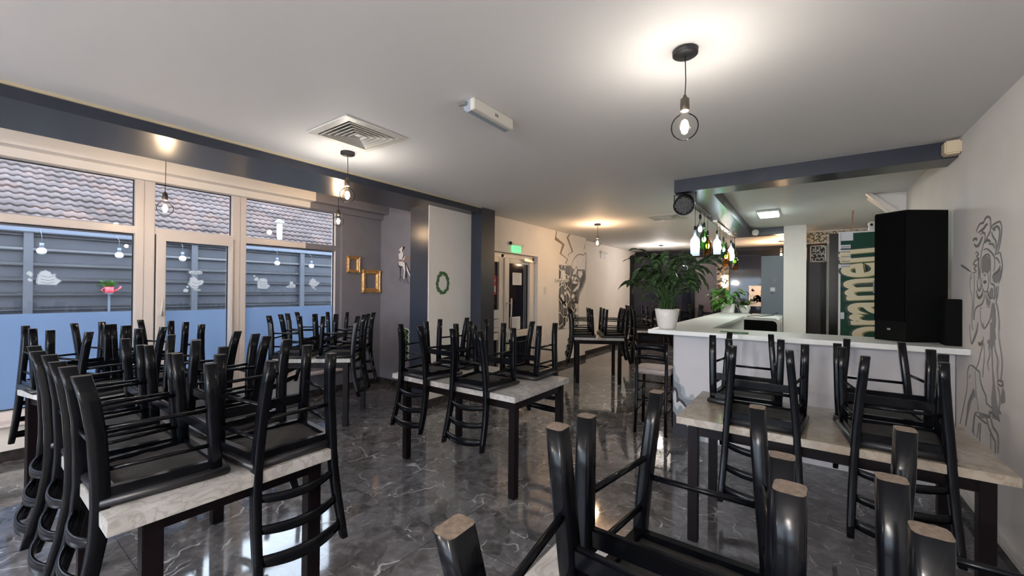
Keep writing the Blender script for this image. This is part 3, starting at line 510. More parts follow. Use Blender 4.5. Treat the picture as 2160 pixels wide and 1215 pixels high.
MB().prism([(-8.36, 2.24), (-8.36, -.1), (-12.4, -.1), (-12.4, 5.35)], 1, y_a, y_b).build('house_wall', 'yard', rt)
vp = MB().lathe([(.05, 0), (.05, .42)], -8.62, 3.92, 2.38); vp.lathe([(.075, .42), (.085, .45), (.02, .50)], -8.62, 3.92, 2.38)
vp.build('vent_pipe', 'plastic', rt)
GL = [(.69, 1.93, 'leftmost white globe bulb hanging outside below the fence top'), (1.4, 1.93, 'white globe bulb outside, just left of the window post with the handle'), (2.11, 1.93, 'white globe bulb outside seen above the Coffee sticker'), (3.49, 1.94, 'white globe bulb outside below the roof vent pipe'), (4.12, 1.92, 'rightmost white globe bulb outside, nearest the white wall edge')]
g0 = None
for y, z, lab in GL:
    if g0 is None:
        g0 = thing('garden_bulb', lab, 'outdoor bulb', (-7.75, y, z), 0, 'white globe bulbs outside')
        MB().sphere((0, 0, 0), .045).build('globe', 'pot', g0); MB().lathe([(.02, .04), (.02, .10)]).build('socket', 'fencecap', g0)
        MB().tube([(0, 0, .1), (0, 0, .2), (-.2, 0, .29)], .002, 5).build('cord', 'fencecap', g0)
    else: dup(g0, (-7.75, y, z), None, lab)
wc = thing('watering_can_planter', 'small coral watering can with a leafy plant on the fence outside', 'planter', (-7.9, 1.33, 1.40))
MB().lathe([(.055, 0), (.06, .11)]).tube([(0, .05, .03), (0, .12, .07), (0, .15, .12)], [.018, .012, .016]).tube([(0, -.055, .02), (0, -.1, .05), (0, -.055, .1)], .008).build('can', 'pink', wc)
lf = MB(); rr = random.Random(3)
for k in range(38):
    a = rr.uniform(0, 2 * PI); lf.leaf((0, rr.uniform(-.04, .04), .1), (math.cos(a), math.sin(a), rr.uniform(.8, 3)), rr.uniform(.09, .2), .055, .8, 0, rr.uniform(-.5, .5), shape='heart', n=4)
lf.build('foliage', 'leafbright', wc, False)
MB().box(-.12, -.03, -.02, .08, .03, 0).box(-.02, -.015, -.8, 0, .015, -.02).build('bracket', 'fencecap', wc); wc.scale = (.8, .8, .8)

# ------------------------------------------------------------------ entrance door
dr = MB(); X0, X1 = -4.04, -3.97
for a in ((4.4, 4.47, 0, 2.08), (5.22, 5.29, 0, 2.08), (6.14, 6.215, 0, 2.08), (4.402, 6.213, 2.022, 2.097)): dr.box(X0, a[0], a[2], X1, a[1], a[3], 0, .005)
door = struct(dr.build('door_1', 'pvcdoor'))
lf = MB(); X0, X1 = -4.03, -3.95
for a in ((5.29, 5.42, .05, 2.02), (6.03, 6.14, .05, 2.02), (5.42, 6.03, 1.94, 2.018), (5.42, 6.03, .70, .81), (5.42, 6.03, .052, .14)): lf.box(X0, a[0], a[2], X1, a[1], a[3], 0, .006)
lf.build('door_leaf', 'pvcdoor', door)
sl = MB()
for a in ((4.47, 4.55, .05, 2.02), (5.14, 5.22, .05, 2.02), (4.55, 5.14, 1.94, 2.018), (4.55, 5.14, .70, .81), (4.55, 5.14, .052, .14)): sl.box(X0, a[0], a[2], X1, a[1], a[3], 0, .006)
sl.build('side_leaf', 'pvcdoor', door)
for a in ((5.42, 6.03, .81, 1.94), (5.42, 6.03, .14, .70), (4.55, 5.14, .81, 1.94), (4.55, 5.14, .14, .70)): MB().box(-4.0, a[0], a[2], -3.99, a[1], a[3]).build('door_glass', 'darkglass', door)
MB().box(-3.99, 5.90, .81, -3.985, 5.915, 1.94).box(-3.99, 5.95, .81, -3.985, 5.96, 1.94).build('reveal_strip', 'wave2', door)
hb = MB().tube([(-3.89, 5.40, .78), (-3.89, 5.40, 1.36)], .014); hb.tube([(-3.95, 5.40, .84), (-3.89, 5.40, .84)], .009); hb.tube([(-3.95, 5.33, 1.28), (-3.89, 5.40, 1.28)], .009)
hb.build('door_handle', 'steel', door)
cl = MB().box(-3.95, 5.78, 1.985, -3.89, 6.02, 2.03, 0, .008); cl.tube([(-3.91, 5.85, 1.985), (-3.87, 6.1, 1.975), (-3.9, 6.19, 2.01)], .007, 6); cl.build('door_closer', 'steel', door)
def sheet(name, label, cat, y0, z0, y1, z1, x, mat, lines=0, group=None, ink='paperink'):
    t = thing(name, label, cat, (x, (y0 + y1) / 2, z0), 0, group)
    w, h = (y1 - y0) / 2, z1 - z0
    MB().box(-.001, -w, 0, .001, w, h).build('paper_sheet', mat, t)
    if lines:
        m = MB(); r = random.Random(int(y0 * 100) + int(z0 * 100))
        for k in range(lines): zz = h * (1 - (k + 1) / (lines + 1)); m.box(.001, -w * .8, zz, .0016, w * r.uniform(.3, .8), zz + h * .02)
        m.build('printed_lines', ink, t)
    return t
sheet('notice', 'pale paper notice in the upper glass of the entrance door', 'notice', 5.56, 1.58, 5.83, 1.79, -3.987, 'paper', 6)
sheet('notice', 'bluish printed sheet at the bottom of the upper door glass', 'notice', 5.50, .82, 5.80, 1.04, -3.987, 'paper', 8, ink='wave2')
st = sheet('warning_sticker', 'red sticker with a white square on the glass beside the pillar', 'sticker', 4.98, 1.42, 5.12, 1.72, -3.987, 'red')
MB().box(.001, -.05, .04, .002, .05, .14).build('white_square', 'paper', st); MB().ribbon([(-.04, .24), (0, .21), (.04, .24), (0, .19), (-.03, .22)], .012, 0, .001, .002).build('symbol', 'paper', st)
for z0, h, lab, nl in ((1.04, .14, 'blank white sheet at the top of the column of papers by the pillar', 0), (.90, .13, 'white sheet with a crossed sign, under the blank sheet by the pillar', 5), (.83, .065, 'narrow white strip with a word, third paper down by the pillar', 1)):
    sheet('notice', lab, 'notice', 5.0, z0, 5.14, z0 + h, -3.945, 'paper', nl, 'papers stuck on the door frame')
# exit light
ex = thing('exit_sign', 'green emergency exit sign glowing on the wall above the entrance door', 'exit sign', (-3.9, 5.53, 2.13))
MB().box(0, -.18, .10, .05, .20, .15, 0, .012).build('housing', 'plastic', ex); MB().box(.01, -.14, -.01, .018, .12, .11).build('sign_plate', 'exitglow', ex); MB().box(0, -.2, .105, .045, -.16, .155, 0, .01).build('end_cap', 'black', ex)
fg = MB().box(.018, -.08, .02, .0195, -.065, .09).box(.018, -.03, .02, .0195, -.015, .09).box(.018, .02, .02, .0195, .035, .09).box(.018, .07, .02, .0195, .085, .09); fg.build('sign_symbol', 'paper', ex)
def switch(name, label, x, y, z, n=1, cat='light switch', mat='plastic', w=.08, h=.08):
    t = thing(name, label, cat, (x, y, z))
    for k in range(n):
        MB().box(0, -w / 2, k * (h + .01), .01, w / 2, k * (h + .01) + h, 0, .003).build('faceplate', mat, t); MB().box(.01, -w * .3, k * (h + .01) + h * .2, .016, w * .3, k * (h + .01) + h * .8, 0, .002).build('rocker', mat, t)
    return t
switch('light_switch', 'white wall switch between the entrance door and the dark mural', -3.9, 6.48, 1.42, 1, h=.14)
switch('thermostat', 'pair of small square wall controls right of the mural figure', -4.1, 8.62, 1.92, 2, 'wall control', w=.11, h=.11)
cr = thing('coat_rack', 'white peg rack across the top left of the dark mural', 'coat rack', (-3.9, 7.1, 1.66))
MB().box(0, -.26, 0, .02, .26, .06, 0, .004).build('rail', 'plastic', cr)
for k in range(4): MB().tube([(.02, -.2 + .13 * k, .03), (.06, -.2 + .13 * k, .035)], .009, 8).sphere((.065, -.2 + .13 * k, .038), .014).build('peg', 'plastic', cr)
e2 = thing('exit_sign', 'small unlit exit light high on the wall left of the big plant', 'exit sign', (-4.1, 9.6, 2.33))
MB().box(0, -.2, .10, .05, .2, .15, 0, .012).build('housing', 'plastic', e2); MB().box(.01, -.16, -.03, .016, .14, .10).build('sign_plate', 'wave4', e2)
# dried flower and red pots on the floor by the door
fl = thing('flower_pot', 'bunch of white feathery flowers in a red pot beside the entrance door', 'flower pot', (-3.72, 4.98, 0))
MB().lathe([(.05, 0), (.075, .22), (.08, .24)]).build('pot', 'red', fl)
ff = MB(); rr = random.Random(9)
for cz in (.55, .78):
    for k in range(46):
        a, e = rr.uniform(0, 2 * PI), rr.uniform(-.5, 1.4); ff.leaf((0, .1, cz), (math.cos(a) * math.cos(e), math.sin(a) * math.cos(e), math.sin(e)), rr.uniform(.08, .14), .014, .3, n=3)
ff.build('flower_heads', 'whitefeather', fl, False); MB().tube([(0, 0, .22), (0, .06, .5), (0, .1, .8)], .006, 5).build('stem', 'stem', fl)
fl2 = thing('flower_pot', 'small red pot with a white rim on the floor left of the feathery flowers', 'flower pot', (-3.62, 4.80, 0))
MB().lathe([(.06, 0), (.08, .2)]).build('pot', 'red', fl2); MB().lathe([(.085, .2), (.085, .25)]).build('rim', 'paper', fl2)

# ------------------------------------------------------------------ murals (paint on the walls)
md = thing('medusa_mural', 'grey line painting of a standing woman with snakes for hair on the right wall', 'mural', (.93, 0, 0))
sx_ = .93 / .9
def sc_(p): return (p[0] * sx_, 1.5 + (p[1] - 1.5) * sx_)
mb = MB()
for k, q in enumerate(MED_F): mb.prism([sc_(p) for p in q], 0, -.0015 - .00003 * k, 0)
mb.build('painted_shade', 'inkmid', md)
mb = MB()
for k, (wd, q) in enumerate(MED_S): mb.ribbon([sc_(p) for p in q], wd * .0019, 0, 0, -.0022 - .00003 * k)
mb.build('painted_line', 'ink', md); recentre(md, (.93, 3.75, .4))
hm = thing('hand_mural', 'tall black grey and white mural of pebbles and a shouting mouth beside the door', 'mural', (-3.9, 0, 0))
mp, nt, b = newmat('pebble_mural_paint'); L = nt.links.new
tc = N(nt, 'ShaderNodeTexCoord'); mpn = N(nt, 'ShaderNodeMapping'); mpn.inputs['Scale'].default_value = (1, 1.0, .62); L(tc.outputs['Object'], mpn.inputs[0])
v = N(nt, 'ShaderNodeTexVoronoi', feature='DISTANCE_TO_EDGE', _Scale=6.5); L(mpn.outputs[0], v.inputs['Vector'])
r = ramp(nt, [(0, (.66, .62, .58)), (.034, (.66, .62, .58)), (.04, (.02, .018, .018)), (.15, (.02, .018, .018)), (.16, (.095, .092, .09))], 'CONSTANT'); L(v.outputs['Distance'], r.inputs[0]); L(r.outputs[0], b.inputs['Base Color'])
MB().box(0, 7.0, .72, .001, 7.86, 2.0).build('pebble_ground', mp, hm)
mb = MB()
for q in HAND['grey']: mb.prism(q, 0, .001, .0018)
mb.build('grey_shape', 'muralgrey', hm)
mb = MB()
for q in HAND['black']: mb.prism(q, 0, .0018, .0026)
mb.build('black_shape', 'inkdark', hm)
mb = MB()
for k, q in enumerate(HAND['white']): mb.prism(q, 0, .001, .0034)
mb.build('white_shape', 'inkwhite', hm)
MB().ribbon(HANDOUT, .022, 0, 0, .0038).build('outline', 'ink', hm); recentre(hm, (-3.9, 7.5, .72))
bt = thing('lightning_mural', 'brown zigzag lightning bolts painted from the ceiling down to the mural', 'mural', (-3.9, 0, 0))
mb = MB()
for q in BOLT: mb.prism([(min(a, 8.17), min(c, 2.645)) for a, c in q], 0, 0, .0012)
mb.build('painted_bolt', 'inkbrown', bt); recentre(bt, (-3.9, 7.3, 2.1))
fm = thing('woman_mural', 'small painting of a seated woman at a brown shelf on the slate wall', 'mural', (0, 4.05, 0))
def prisms(polys, name, mat, par, a, b2):
    m_ = MB()
    for q in polys: m_.prism(q, 1, a, b2)
    return m_.build(name, mat, par)
prisms(FIG_B, 'dark_shape', 'inkdark', fm, 0, -.002); prisms(FIG_W, 'white_shape', 'inkwhite', fm, 0, -.003); prisms(FIG_R, 'brown_shelf', 'wood', fm, 0, -.004)
m_ = MB()
for q in FIG_L: m_.ribbon(q, .008, 1, 0, -.002, 0, False)
m_.build('chair_leg_line', 'inkdark', fm); recentre(fm, (-4.95, 4.05, 1.5))
wr = thing('wreath_mural', 'green leaf wreath painted on the white wall panel', 'mural', (-3.85, 3.80, 1.58))
m_ = MB(); rr = random.Random(5)
for k in range(64):
    a = 2 * PI * k / 64 + rr.uniform(-.05, .05); rad = .108 + rr.uniform(-.012, .012); c = (rad * math.cos(a) * .9, rad * math.sin(a) * 1.15); t = a + PI / 2 + rr.uniform(-.9, .9); l, w_ = .040, .016
    m_.prism([(c[0] - l * math.cos(t), c[1] - l * math.sin(t)), (c[0] + w_ * math.sin(t), c[1] - w_ * math.cos(t)), (c[0] + l * math.cos(t), c[1] + l * math.sin(t)), (c[0] - w_ * math.sin(t), c[1] + w_ * math.cos(t))], 0, 0, .0012 + .00002 * k)
m_.build('painted_leaf', 'leafgreen', wr)
m_ = MB(); m_.prism([(.085 * math.cos(2 * PI * k / 40), .105 * math.sin(2 * PI * k / 40)) for k in range(40)], 0, 0, .001); m_.build('painted_centre', 'inkwhite', wr)
gm = thing('leaf_mural', 'strip of white edged green leaves painted low on the slate wall corner', 'mural', (-4.85, 4.05, .4))
for zz in (0.02, .18, .34):
    q = [(-.05 + .05 * math.sin(k * 1.3) + .02, zz * 1 + .15 * k / 8) for k in range(9)]
    MB().ribbon(q, .09, 1, 0, -.001, 0).build('white_edge', 'inkwhite', gm); MB().ribbon(q, .055, 1, 0, -.002, 0).build('painted_leaf', 'leafgreen', gm)
# gilded frames hung on the slate wall by the window
def gold_frame(label, y0, z0, y1, z1, wd):
    t = thing('picture_frame', label, 'picture frame', (WX, (y0 + y1) / 2, z0), 0, 'empty golden frames on the slate wall')
    w, h = (y1 - y0) / 2, z1 - z0
    prof = [(0, 0), (0, .025), (wd * .25, .045), (wd * .45, .03), (wd * .7, .034), (wd, .012), (wd, 0)]
    m_ = MB(); rings = []
    for cy, cz, sy, sz in ((-w, 0, 1, 1), (w, 0, -1, 1), (w, h, -1, -1), (-w, h, 1, -1)):
        rings.append([m_.bm.verts.new((d, cy + sy * o, cz + sz * o)) for o, d in prof])
    for i in range(4):
        a, b2 = rings[i], rings[(i + 1) % 4]
        for k in range(len(prof) - 1): m_.face([a[k], b2[k], b2[k + 1], a[k + 1]])
    m_.build('moulding', 'gold', t)
    for cy, cz in ((-w, 0), (w, 0), (w, h), (-w, h)): MB().sphere((.03, cy * .93, cz + (wd * .35 if cz == 0 else -wd * .35)), wd * .36, 8).build('corner_ornament', 'gold', t)
gold_frame('smaller empty golden frame hung nearest the window', 3.45, 1.73, 3.66, 1.98, .05)
gold_frame('larger empty golden frame hung lower, by the wall corner', 3.70, 1.43, 4.03, 1.79, .075)

# ------------------------------------------------------------------ ceiling fittings
def vent(label, cx, cy):
    t = thing('air_vent', label, 'air vent', (cx, cy, H), 0, 'square ceiling air vents')
    def frustum(m_, a0, z0, a1, z1, th=.002):
        r0 = [(-a0, -a0, z0), (a0, -a0, z0), (a0, a0, z0), (-a0, a0, z0)]; r1 = [(-a1, -a1, z1), (a1, -a1, z1), (a1, a1, z1), (-a1, a1, z1)]
        A = [m_.bm.verts.new(p) for p in r0]; B = [m_.bm.verts.new(p) for p in r1]
        for i in range(4): m_.face([A[i], A[(i + 1) % 4], B[(i + 1) % 4], B[i]])
    m_ = MB(); frustum(m_, .255, -.001, .255, -.010); frustum(m_, .255, -.010, .205, -.014); frustum(m_, .205, -.014, .185, .03)
    m_.build('flange', 'plastic', t, False)
    m_ = MB()
    for k in range(5):
        a = .185 - .034 * k; frustum(m_, a, -.016, a - .028, .026); frustum(m_, a + .003, -.014, a, -.018)
    m_.build('louvre', 'plastic', t, False)
    MB().box(-.02, -.02, -.006, .02, .02, -.004).build('centre_plate', 'plastic', t)
    MB().box(-.199, -.199, .06, .199, .199, .07).build('duct', 'black', t)
vent('square white slatted air vent in the ceiling over the room', *V1)
vent('square white slatted air vent in the ceiling near the spotlight', *V2)
em = thing('emergency_light', 'slim emergency light fitting fixed to the ceiling near the air vent', 'ceiling light', (-1.65, 2.03, H))
MB().box(.01, -.2, -.07, .045, .2, 0, 0, .004).build('housing', 'plastic', em)
MB().prism([(.01, 0), (.01, -.07), (-.02, -.072), (-.05, -.05), (-.055, -.02), (-.055, 0)], 1, -.19, .19).build('diffuser', 'wave5', em)
MB().box(.0455, .0, -.045, .046, .035, -.025).build('rating_label', 'paperink', em); MB().box(-.07, -.215, -.03, -.02, -.2, -.01).build('bracket', 'steel', em)

def pendant(label, x, y, zb, top, col, energy, fil, name='pendant_bulb', group='bare globe bulbs hanging from the ceiling', r=.062):
    t = thing(name, label, 'pendant lamp', (x, y, top), 0, group)
    d = zb - top
    MB().lathe([(.001, 0), (.055, 0), (.057, -.004), (.057, -.022), (.05, -.027), (.001, -.027)]).build('canopy', 'black', t)
    MB().tube([(0, 0, -.026), (.003, .002, d * .4), (0, 0, d + r + .075)], .0028, 6).build('cord', 'black', t)
    MB().lathe([(.006, d + r + .09), (.010, d + r + .078), (.020, d + r + .07), (.021, d + r + .018), (.018, d + r + .012)]).build('socket', 'brass', t)
    n_ = 22; prof = [(.014, r + .016), (.016, r + .004)] + [(r * math.sin(a), r * math.cos(a)) for a in [math.radians(20 + 155 * k / 13) for k in range(14)]] + [(.001, -r)]
    b_ = MB().lathe(prof, 0, 0, d, n_, cap=False).build('glass_globe', 'bulbglass', t)
    MB().lathe([(.001, .036), (.012, .028), (.019, .0), (.012, -.028), (.001, -.036)], 0, 0, d, 12).build('filament', fil, t)
    ld = bpy.data.lights.new('bulb_light', 'POINT'); ld.energy = energy; ld.color = col; ld.shadow_soft_size = .03
    lo = bpy.data.objects.new('bulb_light', ld); C.objects.link(lo); lo.parent = t; lo.location = (0, 0, d)
    return t
WARM, NEUT, AMB = (1, .78, .57), (1, .93, .87), (1, .60, .32)
pendant('bare globe bulb on a short cord in the middle of the ceiling, largest in view', -.466, 2.047, 2.284, H, NEUT, BULB['main'], 'filament_white')
pendant('bare globe bulb hanging just below the square air vent', -3.14, 1.97, 2.286, H, NEUT, BULB['main'], 'filament_white')
pendant('bare globe bulb hanging near the entrance door mural', -2.9, 6.55, 2.32, H, AMB, BULB['entry'], 'filament')
pendant('bare globe bulb hanging on a long cord in front of the opening window sash', -4.7, 1.147, 2.205, 2.85, (1, .68, .44), BULB['nook'], 'filament')
pendant('bare globe bulb hanging at the slate wall end of the windows', -4.7, 2.83, 2.33, 2.85, AMB, BULB['nook'], 'filament')
pendant('bare globe bulb glowing behind the big potted plant', -2.9, 10.4, 2.28, H, NEUT, BULB['far'] * .45, 'filament_white')
pendant('bare globe bulb hanging just left of the white bar pillar, far back', -.42, 10.9, 2.34, H, AMB, BULB['far'], 'filament')
for x, y, w_ in ((-.466, -2.0, 'on the bar side, first behind the viewer'), (-3.14, -2.1, 'on the window side, first behind the viewer'), (-.466, -3.3, 'on the bar side, last before the rear windows'), (-3.14, -3.3, 'on the window side, last before the rear windows')):
    pendant('added unseen globe bulb ' + w_, x, y, 2.0, H, NEUT, BULB['behind'] * (1.3 if x > -1 else .75), 'filament_white')  # bulbs added out of view to brighten the room evenly
lp = thing('led_ceiling_light', 'flat rectangular white light shining on the ceiling behind the bar', 'ceiling light', (-.42, 6.9, H))
MB().box(-.13, -.25, -.035, .13, .25, 0, 0, .01).build('housing', 'plastic', lp); MB().box(-.12, -.24, -.045, .12, .24, -.03, 0, .008).build('diffuser', 'led', lp)
ld = bpy.data.lights.new('panel_light', 'AREA'); ld.energy = PANEL_LIGHT_POWER; ld.color = (.84, 1, .93); ld.shape = 'RECTANGLE'; ld.size = .24; ld.size_y = .48
lo = bpy.data.objects.new('panel_light', ld); C.objects.link(lo); lo.parent = lp; lo.location = (0, 0, -.05)
pc = thing('par_spotlight', 'round black stage spotlight hung under the bar soffit corner', 'spotlight', (-1.02, 4.52, 2.52))
rot = Euler((math.radians(-38), 0, math.radians(12))).to_matrix()
m_ = MB(); m_.lathe([(.001, .09), (.06, .09), (.085, .06), (.098, .0), (.102, -.085), (.098, -.09), (.094, -.07)], 0, 0, 0, 28, cap=False)
body = m_.build('can', 'black', pc); body.rotation_euler = (math.radians(-62), 0, math.radians(-14 + 20)); body.location = (0, -.02, -.10)
m_ = MB(); m_.lathe([(.001, -.072), (.093, -.070)], 0, 0, 0, 28, cap=False)
for i in range(-6, 7):
    for j in range(-6, 7):
        if i * i + j * j < 38: m_.sphere((i * .0135, j * .0135, -.074), .0052, 6, 1)
ln = m_.build('led_lens', ['black', 'steel'], body)
m_ = MB().box(-.11, -.012, -.10, -.104, .012, 0).box(.104, -.012, -.10, .11, .012, 0).box(-.11, -.012, -.006, .11, .012, 0); m_.build('yoke', 'black', pc)
cbk = thing('junction_box', 'cream plastic box at the end of the bar soffit by the right wall', 'junction box', (.885, 4.35, 2.53))
MB().box(-.045, -.05, 0, .045, .05, .10, 0, .01).build('cover', 'cream', cbk)
sm = thing('motion_sensor', 'small white sensor in the corner under the bar soffit', 'sensor', (-.70, 8.35, 2.52))
MB().box(-.05, -.05, -.02, .05, .05, .08, 0, .02).build('housing', 'plastic', sm)

# bottle lamps under the bar soffit
BX = -1.04
def bottle(kind, label, y, zt, zb, glassm, group='bottle pendant lamps along the bar soffit', dx=0):
    t = thing('bottle_lamp', label, 'bottle lamp', (BX + dx, y, 2.50), 0, group)
    h = zt - zb; r = min(.05, h * .165); z0 = zb - 2.50
    MB().tube([(0, 0, 0), (0, 0, zt - 2.50 + .02)], .0028, 6).build('cord', 'black', t)
    MB().lathe([(.013, h - .012), (.016, h), (.016, h + .035), (.006, h + .05)], 0, 0, z0, 12).build('socket', 'black', t)
    MB().lathe([(r, 0), (r, h * .56), (r * .9, h * .64), (r * .5, h * .73), (r * .3, h * .80), (r * .28, h * .97), (r * .33, h * .98), (r * .33, h)], 0, 0, z0, 18, cap=False).build('bottle', glassm, t)
    MB().sphere((0, 0, z0 + h * (.45 if kind != 'c' else .5)), .024 if kind != 'w' else .03, 10, sz=1.4).build('bulb', 'bottlebulb', t)
    return t
for a in (('w', 'frosted white bottle lamp nearest the spotlight', 5.12, 2.22, 1.92, 'bottlewhite'), ('c', 'dark topped clear bottle lamp in the first cluster', 5.40, 2.40, 2.13, 'bottleclear'), ('g', 'green glass bottle lamp in the first cluster', 5.64, 2.33, 2.03, 'bottlegreen'), ('a', 'amber glass bottle lamp in the first cluster', 5.88, 2.26, 1.97, 'bottleamber'),
          ('w', 'frosted white bottle lamp of the middle cluster', 6.60, 2.35, 2.05, 'bottlewhite'), ('c', 'clear bottle lamp of the middle cluster', 6.85, 2.28, 2.05, 'bottleclear'), ('g', 'green glass bottle lamp of the middle cluster', 7.19, 2.32, 2.04, 'bottlegreen'), ('a', 'amber glass bottle lamp of the middle cluster', 7.45, 2.26, 1.92, 'bottleamber'),
          ('w', 'frosted white bottle lamp of the last cluster, farthest along the bar', 7.99, 2.35, 2.04, 'bottlewhite'), ('c', 'clear bottle lamp of the last cluster', 8.17, 2.33, 1.93, 'bottleclear'), ('g', 'green glass bottle lamp of the last cluster', 8.38, 2.33, 2.0, 'bottlegreen'), ('a', 'amber glass bottle lamp of the last cluster', 8.46, 2.25, 1.9, 'bottleamber')):
    bottle(*a)
for y0, y1, lab in ((5.0, 5.95, 'chrome rail holding the first cluster of bottle lamps'), (6.42, 7.6, 'chrome rail holding the middle cluster of bottle lamps'), (7.86, 8.49, 'chrome rail holding the last cluster of bottle lamps')):
    t = thing('lamp_rail', lab, 'lamp rail', (BX, (y0 + y1) / 2, 2.50), 0, 'rails for the bottle lamps')
    MB().box(-.03, -(y1 - y0) / 2, 0, .03, (y1 - y0) / 2, .02, 0, .004).build('rail', 'steel', t)

# ------------------------------------------------------------------ bar
bar = thing('bar_counter', 'white bar with a grey wave painting at its left corner', 'bar counter', (-1.1, 4.42, 0))
def BB(m_, x0, y0, z0, x1, y1, z1, mi=0, bev=0): return m_.box(x0 + 1.1, y0 - 4.42, z0, x1 + 1.1, y1 - 4.42, z1, mi, bev)
BB(MB(), -1.1, 4.42, 0, .925, 4.50, 1.08).build('front_panel', 'barwhite', bar)
BB(MB(), -1.1, 4.50, 0, -1.02, 8.45, 1.08).build('side_panel', 'barwhite', bar)
BB(MB(), -1.26, 4.08, 1.08, .928, 4.66, 1.12, 0, .004).build('front_top', 'counter', bar)
BB(MB(), -1.27, 4.662, 1.075, -.78, 8.45, 1.115, 0, .004).build('side_top', 'counter', bar)
BB(MB(), -.86, 4.662, .8, -.80, 8.4, 1.075).build('inner_panel', 'counter', bar)
for k, (q, mt) in enumerate(zip(WAVE, ('wave1', 'wave2', 'wave3', 'wave4', 'wave5', 'wave3'))):
    qq = [(max(-1.099, p[0]) + 1.1, max(.001, p[1])) for p in q]
    MB().prism(qq, 1, -.0006 * (k + 1), 0).build('painted_wave', mt, bar)
bk = thing('back_counter', 'white back counter behind the bar below the slate board', 'counter', (-.52, 8.78, 0))
MB().box(-.27, -.3, 0, .22, .3, 1.05).build('cabinet', 'plastic', bk); MB().box(-.28, -.31, 1.05, .22, .31, 1.085, 0, .004).build('worktop', 'counter', bk)
bp = thing('menu_board', 'tall slate blue board with a round black clock face and a white card', 'board', (-.475, 8.98, 1.085))
MB().box(-.18, -.02, 0, .18, .02, 1.09).build('panel', 'bluepanel', bp)
MB().prism([(.0 + .05 * math.cos(2 * PI * k / 24), .64 + .05 * math.sin(2 * PI * k / 24)) for k in range(24)], 1, -.03, -.02).build('round_dial', 'gloss', bp); MB().box(-.035, -.024, .43, .04, -.02, .50).build('white_card', 'paper', bp); MB().box(-.03, -.023, .385, .03, -.02, .40).build('printed_line', 'black', bp)
ic = thing('ice_machine', 'rounded white appliance with a black front behind the bar', 'appliance', (-.49, 6.5, 0))
pts = [(-.19, 0), (.23, 0), (.23, 1.08), (.215, 1.12), (.18, 1.145), (-.19, 1.155)]
MB().prism(pts, 1, 0, .6).build('body', 'plastic', ic); MB().prism([(-.185, .1), (.20, .1), (.20, 1.06), (.185, 1.095), (.15, 1.11), (-.185, 1.115)], 1, -.012, 0).build('front_door', 'carpet', ic)
MB().tube([(-.15, .02, 1.16), (-.05, .08, 1.17), (.02, .05, 1.165), (.13, .3, 1.17), (.18, .55, 1.2)], .006, 6).build('cable', 'black', ic)
fr = thing('drinks_fridge', 'tall drinks fridge with a bottle green side and cream brand lettering', 'fridge', (.22, 5.6, 0))
MB().box(0, 0, 0, .078, .62, 2.14, 0, .004).build('door_edge', 'gloss', fr)
MB().box(.08, 0, 0, .66, .62, 2.15).build('body', 'plastic', fr)
MB().box(.098, -.004, 0, .66, 0, 2.135).build('green_side_panel', 'green', fr)
def letters(body, mat, size, loc, depth, off, sx=.50):
    o = text(body, 'brand_lettering', mat, size, loc, (0, 0, 0), fr, depth, off, 'RIGHT', .15)
    o.matrix_local = Matrix.Translation(loc) @ Matrix.Rotation(math.radians(-90 - 8), 4, 'Y') @ Matrix.Rotation(PI / 2, 4, 'X') @ Matrix.Diagonal((sx, 1, 1, 1))
    inv = o.matrix_local.inverted()
    for v in o.data.vertices:          # the print ends at the panel's rear edge
        q = o.matrix_local @ v.co
        if q.x > .645: q.x = .645; v.co = inv @ q
    return o
letters('oramen', 'letteredge', .64, (.185, -.006, 1.955), .001, .035)
letters('oramen', 'lettergold', .64, (.20, -.0075, 1.947), .001, .014)
letters('oramen', 'lettercream', .64, (.185, -.009, 1.955), .001, .014)
MB().box(.10, -.009, 2.055, .20, -.004, 2.15, 0).build('white_card', 'paper', fr)
for k in range(5):
    z0 = 2.01 - .052 * k; MB().box(.095, -.0095, z0 - .036, .18, -.004, z0).build('price_strip', 'paper', fr)
    m_ = MB()
    for j in range(7): m_.box(.102 + .011 * j, -.0105, z0 - .03, .109 + .011 * j, -.0095, z0 - .012)
    m_.build('price_figures', 'paperink', fr)
MB().box(.10, -.008, 1.22, .13, -.004, 1.29).build('torn_sticker', 'paper', fr)
MB().box(.36, -.0125, 1.50, .44, -.011, 1.63).build('blank_notice', 'lilac', fr)
stk = thing('wooden_stick', 'thin wooden stick standing on top of the drinks fridge', 'stick', (.41, 5.70, 2.15)); stk.rotation_euler = (0, math.radians(4), 0)
MB().box(-.008, -.006, 0, .008, .006, .24).build('stick', 'wood', stk)
cam_ = thing('security_camera', 'small white dome security camera beside the speaker top', 'camera', (.60, 5.9, 2.15))
MB().sphere((0, 0, .10), .035).lathe([(.03, 0), (.03, .08)]).build('housing', 'plastic', cam_); MB().sphere((-.005, -.028, .095), .014).build('lens', 'gloss', cam_)
sp = thing('floor_speaker', 'large black loudspeaker standing on the right end of the bar', 'speaker', (.69, 4.5, 1.12))
poly = [(.477, 4.485), (.645, 4.345), (.905, 4.52), (.86, 4.64), (.55, 4.64)]
MB().prism([(a - .69, b2 - 4.5) for a, b2 in poly], 2, 0, 1.03).build('cabinet', 'carpet', sp)
P1, P2 = Vector((.477 - .69, 4.485 - 4.5, 0)), Vector((.645 - .69, 4.345 - 4.5, 0)); nn = (P2 - P1).cross(Vector((0, 0, 1))).normalized() * .012
m_ = MB(); a_, b_ = P1 + (P2 - P1) * .02, P1 + (P2 - P1) * .97
